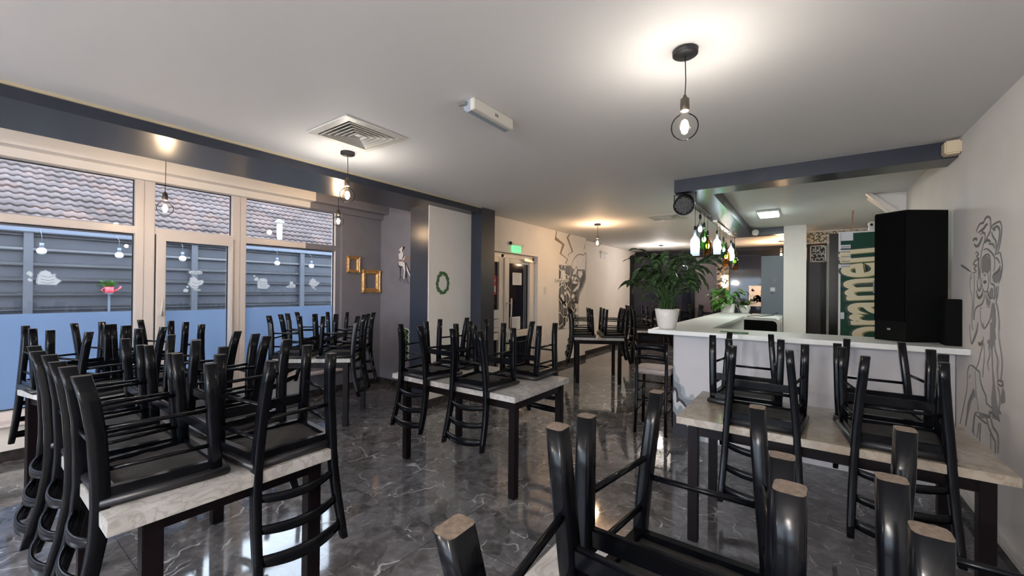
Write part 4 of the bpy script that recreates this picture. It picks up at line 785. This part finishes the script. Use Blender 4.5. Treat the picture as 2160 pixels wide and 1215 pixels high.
def slabq(m_, a, b2, z0, z1, n):
    vs = [m_.bm.verts.new(p) for p in (a + Vector((0, 0, z0)), b2 + Vector((0, 0, z0)), b2 + Vector((0, 0, z1)), a + Vector((0, 0, z1)))]; ws = [m_.bm.verts.new(v.co + n) for v in vs]
    m_.face(vs); m_.face(ws)
    for i in range(4): m_.face([vs[i], vs[(i + 1) % 4], ws[(i + 1) % 4], ws[i]])
    return m_
slabq(m_, a_, b_, .16, 1.015, nn).build('grille', 'grille', sp)
c_ = P1 + (P2 - P1) * .42; slabq(MB(), c_, c_ + (P2 - P1) * .10, .085, .10, nn * .4).build('badge', 'steel', sp)
s2 = thing('small_speaker', 'small black box against the wall beside the loudspeaker', 'speaker', (.885, 4.36, 1.12))
MB().box(-.045, -.09, 0, .042, .07, .34, 0, .004).build('cabinet', 'carpet', s2)
lv = thing('paper_leaf', 'green leaf with a long stalk lying on the bar top', 'leaf', (-.47, 4.22, 1.121))
MB().prism([(.06 * math.cos(2 * PI * k / 16) * (1 + .1 * math.cos(2 * PI * k / 8)), .035 * math.sin(2 * PI * k / 16)) for k in range(16)], 2, 0, .012).build('blade', 'leafgreen', lv); MB().tube([(-.05, 0, .004), (-.11, .01, .008), (-.17, .05, .004)], .004, 5).build('stalk', 'leafgreen', lv)

# plants on the bar
pl = thing('potted_calathea', 'big striped leaf plant in a white pot on the left end of the bar', 'potted plant', (-1.13, 4.28, 1.12))
MB().lathe([(.075, 0), (.085, .01), (.108, .13), (.118, .20), (.112, .20), (.104, .18)], n=28).build('pot', 'pot', pl); MB().lathe([(.001, .175), (.106, .175)], n=20, cap=False).build('soil', 'soil', pl)
lf, stm = MB(), MB(); rr = random.Random(21)
for k in range(104):
    a = rr.uniform(0, 2 * PI); inner = rr.random()
    if k < 58:   # long arching leaves
        reach, top = rr.uniform(.10, .34), rr.uniform(.26, .60)
    else:        # dense middle
        reach, top = rr.uniform(.02, .18), rr.uniform(.08, .48)
    b0 = Vector((rr.uniform(-.06, .06), rr.uniform(-.06, .06), .17)); tip = Vector((math.cos(a) * reach, math.sin(a) * reach, .17 + top))
    mid = (b0 + tip) / 2 + Vector((-math.cos(a) * reach * .15, -math.sin(a) * reach * .15, top * .12))
    stm.tube([b0, mid, tip], [.0035, .003, .002], 5)
    L_ = rr.uniform(.16, .25) if k < 58 else rr.uniform(.10, .17)
    lf.leaf(tip, (math.cos(a + rr.uniform(-.5, .5)), math.sin(a + rr.uniform(-.5, .5)), rr.uniform(-.1, .9) if k < 58 else rr.uniform(-.2, 1.4)), L_, L_ * rr.uniform(.34, .46), rr.uniform(1.0, 2.0), 0, rr.uniform(-.7, .7), n=8)
for a, top, L_ in ((2.6, .42, .26), (2.75, .36, .25), (2.45, .30, .24), (2.9, .28, .22), (2.2, .46, .24), (2.55, .20, .22), (-.5, .40, .27), (-.3, .34, .24), (.1, .44, .26), (-.8, .46, .24), (1.2, .62, .22), (2.0, .60, .2)):
    tip = Vector((math.cos(a) * .24, math.sin(a) * .24, .17 + top)); stm.tube([(0, 0, .17), tip * .5 + Vector((0, 0, .14)), tip], [.0035, .003, .002], 5)
    lf.leaf(tip, (math.cos(a), math.sin(a), .45), L_, .088, 2.0, 0, rr.uniform(-.9, .9), n=8)
lf.build('foliage', 'leafdark', pl, False); stm.build('stem', 'stem', pl)
p2 = thing('potted_anthurium', 'bright heart leaved plant with red flowers in a white pot at the far bar end', 'potted plant', (-1.12, 8.28, 1.115))
MB().lathe([(.10, 0), (.11, .02), (.112, .17), (.105, .17), (.10, .15)], n=24).build('pot', 'pot', p2); MB().lathe([(.001, .15), (.1, .15)], n=16, cap=False).build('soil', 'soil', p2)
lf, stm = MB(), MB(); rr = random.Random(4)
for k in range(54):
    a = rr.uniform(0, 2 * PI) if k % 3 else rr.uniform(2.2, 4.2); reach, top = rr.uniform(.05, .30), rr.uniform(-.04, .30); tip = Vector((math.cos(a) * reach, math.sin(a) * reach, .15 + top))
    stm.tube([(0, 0, .15), tip * .5 + Vector((0, 0, .12)), tip], .003, 5); L_ = rr.uniform(.11, .17)
    lf.leaf(tip, (math.cos(a), math.sin(a), rr.uniform(-.6, .4)), L_, L_ * .75, 1.4, 0, rr.uniform(-.6, .6), .2, 'heart', 7)
lf.build('foliage', 'leafbright', p2, False); stm.build('stem', 'stem', p2)
for tip in ((-.36, 0, .30), (-.18, 0, .50)):
    m_ = MB().tube([(0, 0, .15), (tip[0] * .6, 0, tip[2] * .8), tip], .003, 5); m_.build('flower_stalk', 'stem', p2)
    m_ = MB()
    for k in range(4): m_.leaf(tip, (math.cos(k * 1.6), math.sin(k * 1.6), .1), .055, .045, .6, shape='heart', n=4)
    m_.build('flower', 'redpetal', p2, False)
p3 = thing('potted_bromeliad', 'small yellow green plant in a round white pot near the slate board', 'potted plant', (-.86, 8.36, 1.115))
MB().lathe([(.05, 0), (.07, .02), (.088, .08), (.09, .145), (.083, .145), (.08, .12)], n=24).build('pot', 'pot', p3); MB().lathe([(.001, .12), (.08, .12)], n=16, cap=False).build('soil', 'soil', p3)
lf = MB(); rr = random.Random(8)
for k in range(30):
    a = rr.uniform(0, 2 * PI); lf.leaf((0, 0, .12), (math.cos(a), math.sin(a), rr.uniform(.5, 2.2)), rr.uniform(.14, .27), .034, .9, 0, rr.uniform(-.4, .4), n=6)
lf.build('foliage', 'leafolive', p3, False)
sq = thing('glass_sprayer', 'small clear glass sprayer between the two far plant pots', 'sprayer', (-.985, 8.30, 1.115))
MB().lathe([(.03, 0), (.045, .02), (.04, .06), (.015, .09), (.012, .11)]).build('flask', 'bottleclear', sq); MB().tube([(0, 0, .11), (0, 0, .15), (-.04, 0, .145)], .008, 6).tube([(.0, 0, .12), (.035, 0, .09)], .004, 5).build('spray_head', 'steel', sq)

# ------------------------------------------------------------------ far partition and what hangs there
fp = thing('glazed_partition', 'dark framed glazed partition across the far end of the room', 'partition', (-1.6, 11.6, 0))
m_ = MB()
for x in (-2.45, -1.62, -.80, .02, .85, 1.68): m_.box(x - .05, -.05, 0, x + .05, .05, 2.5, 0)
m_.box(-2.45, -.04, 2.40, 2.5, .04, 2.52).box(-2.45, -.04, 0, 2.5, .04, .12).build('dark_frame', 'gloss', fp)
for k, (x0, x1, mt) in enumerate(((-2.4, -1.67, 'darkglass'), (-1.57, -.85, 'darkglass'), (-.75, -.03, 'browndoor'), (.07, .80, 'darkglass'), (.90, 1.63, 'darkglass'), (1.73, 2.5, 'browndoor'))):
    MB().box(x0, -.01, .12, x1, .01, 2.4).build('infill_panel', mt, fp)
def spiral(m_, cx, cz, r, a0, turn, wd, ax, d0, d1, n=9):
    pts = [(cx + r * (1 - .8 * k / n) * math.cos(a0 + turn * 4.6 * k / n), cz + r * (1 - .8 * k / n) * math.sin(a0 + turn * 4.6 * k / n)) for k in range(n + 1)]
    m_.ribbon(pts, wd, ax, d0, d1)
la = thing('scrollwork_screen', 'square white scrollwork panel hung beside the white pillar', 'scrollwork screen', (.21, 9.495, 2.07))
m_ = MB()
for a in ((-.12, .12, 0, .018), (-.12, .12, .292, .31), (-.12, -.102, 0, .31), (.102, .12, 0, .31)): m_.box(a[0], -.012, a[2], a[1], 0, a[3])
m_.build('border', 'plastic', la); MB().box(-.11, .002, .01, .11, .006, .30).build('backing', 'black', la)
m_ = MB(); rr = random.Random(2)
for i in range(3):
    for j in range(4): spiral(m_, -.066 + .066 * i, .052 + .068 * j, .042, rr.uniform(0, 6.3), rr.choice((-1, 1)), .017, 1, -.010, 0)
m_.build('scrollwork', 'plastic', la)
hd_ = thing('scrollwork_frieze', 'long cream scrollwork strip under the ceiling behind the fridge', 'scrollwork screen', (.48, 9.45, 2.42))
MB().box(-.45, .0, 0, .44, .01, .22).build('backing', 'cream', hd_)
m_ = MB().box(-.45, -.01, .205, .44, 0, .22).box(-.45, -.01, 0, .44, 0, .015)
for i in range(14):
    for j in range(3): spiral(m_, -.41 + .062 * i, .045 + .065 * j, .036, rr.uniform(0, 6.3), rr.choice((-1, 1)), .012, 1, -.010, 0, 7)
m_.build('scrollwork', 'inkwhite', hd_)
rp = thing('rear_cabinet', 'dark glossy cupboard front behind the bar right of the white pillar', 'cupboard', (.48, 9.5, 0))
for k in range(4): MB().box(-.44 + .22 * k, 0, 0, -.228 + .22 * k, .3, 2.38, 0, .006).build('cupboard_door', 'gloss' if k % 2 else 'darkwall', rp)
pa = thing('floral_light_panel', 'bright cream floral panel reflecting lamps on the far partition', 'decor panel', (-1.66, 11.54, 1.05))
MB().box(-.16, -.01, 0, .12, 0, 1.15).build('panel', 'inkbrown', pa)
m_ = MB(); rr = random.Random(12)
for k in range(60): spiral(m_, rr.uniform(-.13, .09), rr.uniform(.03, 1.1), rr.uniform(.02, .045), rr.uniform(0, 6.3), 1, .022, 1, -.014, -.01, 6)
m_.build('floral_pattern', 'inkwhite', pa)
for k, z in enumerate((.62, .72, .80)): MB().sphere((.03, -.03, z), .02).build('lamp_reflection', 'filament_white', pa)  # glowing beads stand in for lamps reflected in the panel
pk = thing('floral_poster', 'black and white swirl poster low on the far partition left of the slate board', 'poster', (-.93, 11.54, 1.15))
MB().box(-.17, -.01, 0, .17, 0, .5).build('paper', 'inkwhite', pk)
m_ = MB()
for k in range(16): spiral(m_, rr.uniform(-.13, .13), rr.uniform(.08, .44), rr.uniform(.03, .07), rr.uniform(0, 6.3), 1, .035, 1, -.014, -.01, 6)
m_.build('swirl_pattern', 'inkdark', pk)
ww = thing('white_box_window', 'pale lit service hatch seen under the big plant at the far wall', 'hatch', (-3.35, 11.98, .95))
MB().box(-.18, 0, 0, .22, .02, .35).build('hatch_panel', 'paper', ww); MB().box(-.2, .0, -.03, .24, .03, 0).build('ledge', 'plastic', ww)

# ------------------------------------------------------------------ ladder-back chair (upright, front towards +y, origin on the floor)
TT = .742           # table top height
SEAT = .455
def oct_ring(c, w, d, tilt=0):
    return [(c[0] + x, c[1] + y * math.cos(tilt), c[2] + y * math.sin(tilt)) for x, y in rrect(w, d, .22, 3)]
def chair(label, cat='chair', tipm='tip'):
    t = thing('ladder_back_chair', label, cat)
    o2 = .018
    for s in (-1, 1):
        P = [(.130, -.224, 0, .036, .048), (.136, -.203, .09, .037, .050), (.146, -.187, .21, .037, .050), (.158, -.180, .36, .036, .050), (.164, -.179, .46, .036, .050), (.169, -.186, .56, .035, .048), (.175, -.206, .68, .034, .045), (.181, -.236, .80, .032, .042), (.184, -.254, .865, .028, .036)]
        m_ = MB(); m_.loft([oct_ring((s * x, y, z), w_, d) for x, y, z, w_, d in P], 0, True, True, 1); m_.build('leg', ['lacquer', tipm], t)
        P = [(.197, .120, 0, .040, .040), (.195, .128, .12, .042, .042), (.190, .140, .32, .042, .042), (.186, .146, .425, .040, .040)]
        m_ = MB(); m_.loft([oct_ring((s * x, y, z), w_, d) for x, y, z, w_, d in P], 0, True, True, 1); m_.build('leg', ['lacquer', tipm], t)
        for z in (.185, .326):
            fz, rz = z / .425, z / .46
            MB().tube([(s * (.197 - .010 * fz), .122 + .022 * fz, z), (s * (.130 + .034 * rz), -.222 + .044 * min(1, rz * 1.2), z + .002)], .0085, 8).build('stretcher', 'lacquer', t)
    MB().box(-.19, .125, .252, .19, .145, .298, 0, .005).build('stretcher', 'lacquer', t)
    MB().tube([(-.148, -.19, .245), (.148, -.19, .245)], .0085, 8).build('stretcher', 'lacquer', t)
    # seat: padded trapezoid over a rail frame, lining cloth beneath
    def seatring(z, g, bow=.022):
        out = []
        for (x, y) in ((-.175 - g, -.175 - g), (.175 + g, -.175 - g)): out.append((x, y, z))
        for k in range(7):
            u = 1 - 2 * k / 6; out.append(((.205 + g) * u if abs(u) < 1 else (.212 + g) * u * .99, .178 + g + bow * (1 - u * u), z))
        return out
    m_ = MB(); m_.loft([seatring(.418, -.004), seatring(.424, .008), seatring(.438, .010), seatring(.450, .004), seatring(.455, -.012)], 0, True); m_.build('seat', 'vinyl', t)
    m_ = MB()
    fr_ = [(-.170, -.165), (.170, -.165), (.198, .165), (-.198, .165)]
    inn = [(-.145, -.142), (.145, -.142), (.172, .140), (-.172, .140)]
    for z0, z1 in ((.388, .418),):
        A = [[m_.bm.verts.new((x, y, z)) for x, y in ring] for z in (z0, z1) for ring in (fr_, inn)]
        for i in range(4):
            j = (i + 1) % 4
            m_.face([A[0][i], A[0][j], A[1][j], A[1][i]]); m_.face([A[2][i], A[2][j], A[3][j], A[3][i]]); m_.face([A[0][i], A[0][j], A[2][j], A[2][i]]); m_.face([A[1][i], A[1][j], A[3][j], A[3][i]])
    m_.build('seat_frame', 'lacquer', t)
    m_ = MB(); g_ = 9; V = []
    r_ = random.Random(5)
    for j in range(g_ + 1):
        for i in range(g_ + 1):
            u, v_ = i / g_, j / g_; hw = .150 + .026 * v_
            sag = math.sin(PI * u) * math.sin(PI * v_)
            V.append(m_.bm.verts.new(((2 * u - 1) * hw, -.146 + .292 * v_, .404 - .008 * sag + r_.uniform(-.003, .003))))
    for j in range(g_):
        for i in range(g_): a = j * (g_ + 1) + i; m_.face([V[a], V[a + 1], V[a + g_ + 2], V[a + g_ + 1]], 0, True)
    m_.build('lining_cloth', 'cloth', t)
    for zc, hh in ((.565, .036), (.685, .040), (.800, .052)):
        m_ = MB(); rings = []; u0 = (zc - .46) / .405
        ye = -.182 - .07 * u0 ** 1.6; xe = .164 + .018 * u0
        for k in range(13):
            u = -1 + 2 * k / 12; bow = 1 - u * u; x = xe * u; y = ye - .042 * bow; zz = zc + .014 * bow
            h2 = hh / 2 * (.8 + .25 * bow); rings.append([(x, y - .006, zz - h2), (x, y + .006, zz - h2), (x, y + .008, zz), (x, y + .006, zz + h2), (x, y - .006, zz + h2), (x, y - .008, zz)])
        m_.loft(rings, 0, True).build('back_slat', 'lacquer', t)
    return t
protos = {}
def place(label, group, x, y, ang, z=TT, tilt=0, tipm='tipdark'):
    """upside down on a table: (x, y) is the point between the two rear feet, ang the way the back hangs (degrees)"""
    a = math.radians(ang); ox, oy = x - .215 * math.cos(a), y - .215 * math.sin(a)
    loc, rot = (ox, oy, z + SEAT + .0005), (PI + tilt, 0, a - PI / 2)
    if tipm not in protos: o = protos[tipm] = chair(label, 'chair', tipm); o.location = loc; o.rotation_euler = rot; o['group'] = group
    else: o = dup(protos[tipm], loc, rot, label, group)
    return o
def table(label, group, x0, y0, x1, y1, rz=0, top='tabletop', leg=.055, inset=(.03, .03, .03, .03), thick=.042, cx=None, cy=None):
    """corner coordinates in the table's own frame turned by rz about (cx, cy)"""
    if cx is None: cx, cy = (x0 + x1) / 2, (y0 + y1) / 2
    t = thing('dining_table', label, 'table', (cx, cy, 0), rz, group); X0, X1, Y0, Y1 = x0 - cx, x1 - cx, y0 - cy, y1 - cy
    MB().box(X0, Y0, TT - thick, X1, Y1, TT, 0, .002).build('tabletop', top, t)
    a, b2, c_, d = inset; lx0, lx1, ly0, ly1 = X0 + a, X1 - b2, Y0 + c_, Y1 - d; zt = TT - thick
    for X in (lx0, lx1 - leg):
        for Y in (ly0, ly1 - leg): MB().box(X, Y, 0, X + leg, Y + leg, zt, 0, .003).build('leg', 'tableleg', t)
    e = .012
    MB().box(lx0 + leg, ly0 + e, zt - .065, lx1 - leg, ly0 + e + .025, zt).box(lx0 + leg, ly1 - e - .025, zt - .065, lx1 - leg, ly1 - e, zt).box(lx0 + e, ly0 + leg, zt - .065, lx0 + e + .025, ly1 - leg, zt).box(lx1 - e - .025, ly0 + leg, zt - .065, lx1 - e, ly1 - leg, zt).build('apron', 'tableleg', t)
    return t
GT, GC = 'marble topped dining tables', 'black chairs stacked upside down on the tables'
# centre table
table('white marble topped table in the middle of the room, nearest the white wall panel', GT, -2.99, 2.335, -1.645, 3.15, inset=(.11, .02, .03, .06))
place('black chair upside down on the centre table, at its near left corner', GC, -2.68, 2.275, 268)
place('black chair upside down on the centre table, at its near right corner', GC, -2.05, 2.275, 272)
place('black chair upside down on the centre table, far side before the white panel', GC, -2.78, 3.235, 92)
place('black chair upside down on the centre table, far side before the entrance door', GC, -1.98, 3.26, 86)
# table in front of the bar
table('tan marble topped table standing in front of the bar, by the mural wall', GT, -.625, 2.59, .735, 3.37, top='tabletop_tan', inset=(.06, .06, .03, .04))
place('black chair upside down on the tan table, near side left', GC, -.19, 2.575, 270)
place('black chair upside down on the tan table, near side right', GC, .37, 2.575, 270)
place('black chair upside down on the tan table, bar side left', GC, -.32, 3.435, 91)
place('black chair upside down on the tan table, bar side right', GC, .36, 3.435, 90)
# nearest table, cut by the lower frame edge
table('white marble topped table under the big chair legs at the bottom of the picture', GT, -.60, .46, .75, 1.16, inset=(.06, .06, .04, .04))
place('black chair with worn wooden feet up, nearest the viewer at lower centre', GC, -.228, 1.24, 90, tipm='tip')
place('upside down chair whose single worn foot pokes up alone at the bottom', GC, -.235, .385, 266, z=TT + .014, tilt=-.08, tipm='tip')
place('black chair with worn feet up at lower right, back towards the tan table', GC, .315, 1.24, 90, tipm='tip')
place('black chair with worn feet up at the lower right corner, rung leaving the frame', GC, .33, .40, 270, tipm='tip')
# left front table
table('white marble topped table at the lower left, loaded with six chairs', GT, -3.17, .305, -1.805, 1.10, thick=.05, inset=(.1, .06, .10, .05), leg=.06)
place('black chair upside down on the lower left table, at its front corner', GC, -2.10, .275, 270)
place('black chair upside down on the lower left table, second from its front corner', GC, -2.535, .27, 269)
place('black chair upside down on the lower left table, third from its front corner', GC, -2.98, .26, 268)
place('black chair upside down on the lower left table, slats hanging into the aisle', GC, -1.79, .915, 0)
place('black chair upside down on the lower left table, window side, beside the aisle chair', GC, -2.58, 1.155, 90)
place('black chair upside down on the lower left table, window side, far corner', GC, -3.03, 1.165, 92)
# table by the windows at the left
MC = (-4.33, .78)
table('table pushed to the windows behind the lower left table', GT, -4.73, .38, -3.93, 1.18, rz=math.radians(12))
def around(c, rz, off, side, lab, half=.4):
    a = math.radians(rz + side); ux, uy = math.cos(a), math.sin(a); vx, vy = -uy, ux
    x, y = c[0] + ux * (half + .055) + vx * off, c[1] + uy * (half + .055) + vy * off
    place(lab, GC, x, y, rz + side)
around(MC, 12, -.215, 180, 'black chair on the left window table, against the glass, nearer the window handle')
around(MC, 12, .215, 180, 'black chair on the left window table, against the glass, farther from the handle')
around(MC, 12, .205, 0, 'black chair on the left window table, room side, nearer the window handle')
around(MC, 12, -.205, 0, 'black chair on the left window table, room side, farther from the handle')
# turned table below the slate wall
RZ2 = 41; n2 = (math.cos(math.radians(RZ2)), math.sin(math.radians(RZ2)))
c2 = (-3.96 - .4 * n2[0] - .4 * n2[1], 2.54 - .4 * n2[1] + .4 * n2[0])
table('square table turned askew in front of the slate wall and last window', GT, c2[0] - .4, c2[1] - .4, c2[0] + .4, c2[1] + .4, rz=math.radians(RZ2))
around(c2, RZ2, -.215, 0, 'black chair upside down on the askew table, aisle side, nearer the viewer')
around(c2, RZ2, .215, 0, 'black chair upside down on the askew table, aisle side, nearer the slate wall')
around(c2, RZ2, .215, 180, 'black chair upside down on the askew table, window side, nearer the viewer')
around(c2, RZ2, -.215, 180, 'black chair upside down on the askew table, window side, nearer the slate wall')
# tables further back
RZ3 = 30; n3 = (math.cos(math.radians(RZ3)), math.sin(math.radians(RZ3)))
c3 = (-2.32 - .39 * n3[0] - .4 * n3[1], 6.30 - .4 * n3[1] + .4 * n3[0])
table('square table at the back beside the pebble mural, left of the bar stool', GT, c3[0] - .39, c3[1] - .4, c3[0] + .39, c3[1] + .4, rz=math.radians(RZ3))
around(c3, RZ3, -.215, 0, 'black chair on the back table by the pebble mural, bar side, nearer')
around(c3, RZ3, .215, 0, 'black chair on the back table by the pebble mural, bar side, farther')
around(c3, RZ3, .215, 180, 'black chair on the back table by the pebble mural, mural side, nearer')
around(c3, RZ3, -.215, 180, 'black chair on the back table by the pebble mural, mural side, farther')
for ci, (cx, cy, rz, nm) in enumerate(((-2.45, 8.25, 30, 'second back table, seen under the big plant leaves'), (-2.0, 9.9, 15, 'rearmost table before the dark partition'))):
    table('square white topped table, the ' + nm, GT, cx - .39, cy - .4, cx + .39, cy + .4, rz=math.radians(rz))
    for off, side, w_ in ((-.215, 0, 'bar side, nearer the viewer'), (.215, 0, 'bar side, farther off'), (.215, 180, 'wall side, nearer the viewer'), (-.215, 180, 'wall side, farther off')):
        around((cx, cy), rz, off, side, 'black chair upside down on the %s, %s' % ({'s': 'table under the plant leaves', 'r': 'rearmost table'}[nm[0]], w_))
# bar stool at the bar corner
st_ = thing('bar_stool', 'black bar stool with a pale grey seat standing at the bar corner', 'bar stool', (-1.315, 4.52, 0), math.radians(4))
for s in (-1, 1):
    m_ = MB(); m_.loft([oct_ring((s * x, y, z), .03, .036) for x, y, z in ((.155, -.215, 0), (.150, -.19, .3), (.150, -.17, .62), (.155, -.185, .78), (.165, -.235, .965))]); m_.build('leg', 'lacquer', st_)
    m_ = MB(); m_.loft([oct_ring((s * x, y, z), .032, .032) for x, y, z in ((.165, .165, 0), (.150, .145, .62))]); m_.build('leg', 'lacquer', st_)
    for z in (.22, .42): MB().tube([(s * .16, .155, z), (s * .152, -.195, z)], .009, 6).build('stretcher', 'lacquer', st_)
MB().tube([(-.16, .155, .28), (.16, .155, .28)], .011, 6).build('stretcher', 'lacquer', st_); MB().tube([(-.15, -.19, .34), (.15, -.19, .34)], .009, 6).build('stretcher', 'lacquer', st_); MB().tube([(-.15, -.175, .54), (.15, -.175, .54)], .009, 6).build('stretcher', 'lacquer', st_)
m_ = MB(); m_.loft([[(x * k, y * k, z) for x, y in rrect(.38, .36, .2, 4)] for k, z in ((.94, .615), (1, .625), (1.01, .655), (.97, .672), (.9, .678))]); m_.build('seat', 'vinylgrey', st_)
for zc, hh in ((.79, .045), (.90, .06)):
    m_ = MB(); rings = []
    for k in range(11):
        u = -1 + .2 * k; bow = 1 - u * u; y = -.185 - (.05 if zc > .85 else .01) - .03 * bow; zz = zc + .018 * bow; rings.append([(.155 * u, y - .007, zz - hh / 2), (.155 * u, y + .007, zz - hh / 2), (.155 * u, y + .007, zz + hh / 2), (.155 * u, y - .007, zz + hh / 2)])
    m_.loft(rings, 0, True).build('back_slat', 'lacquer', st_)
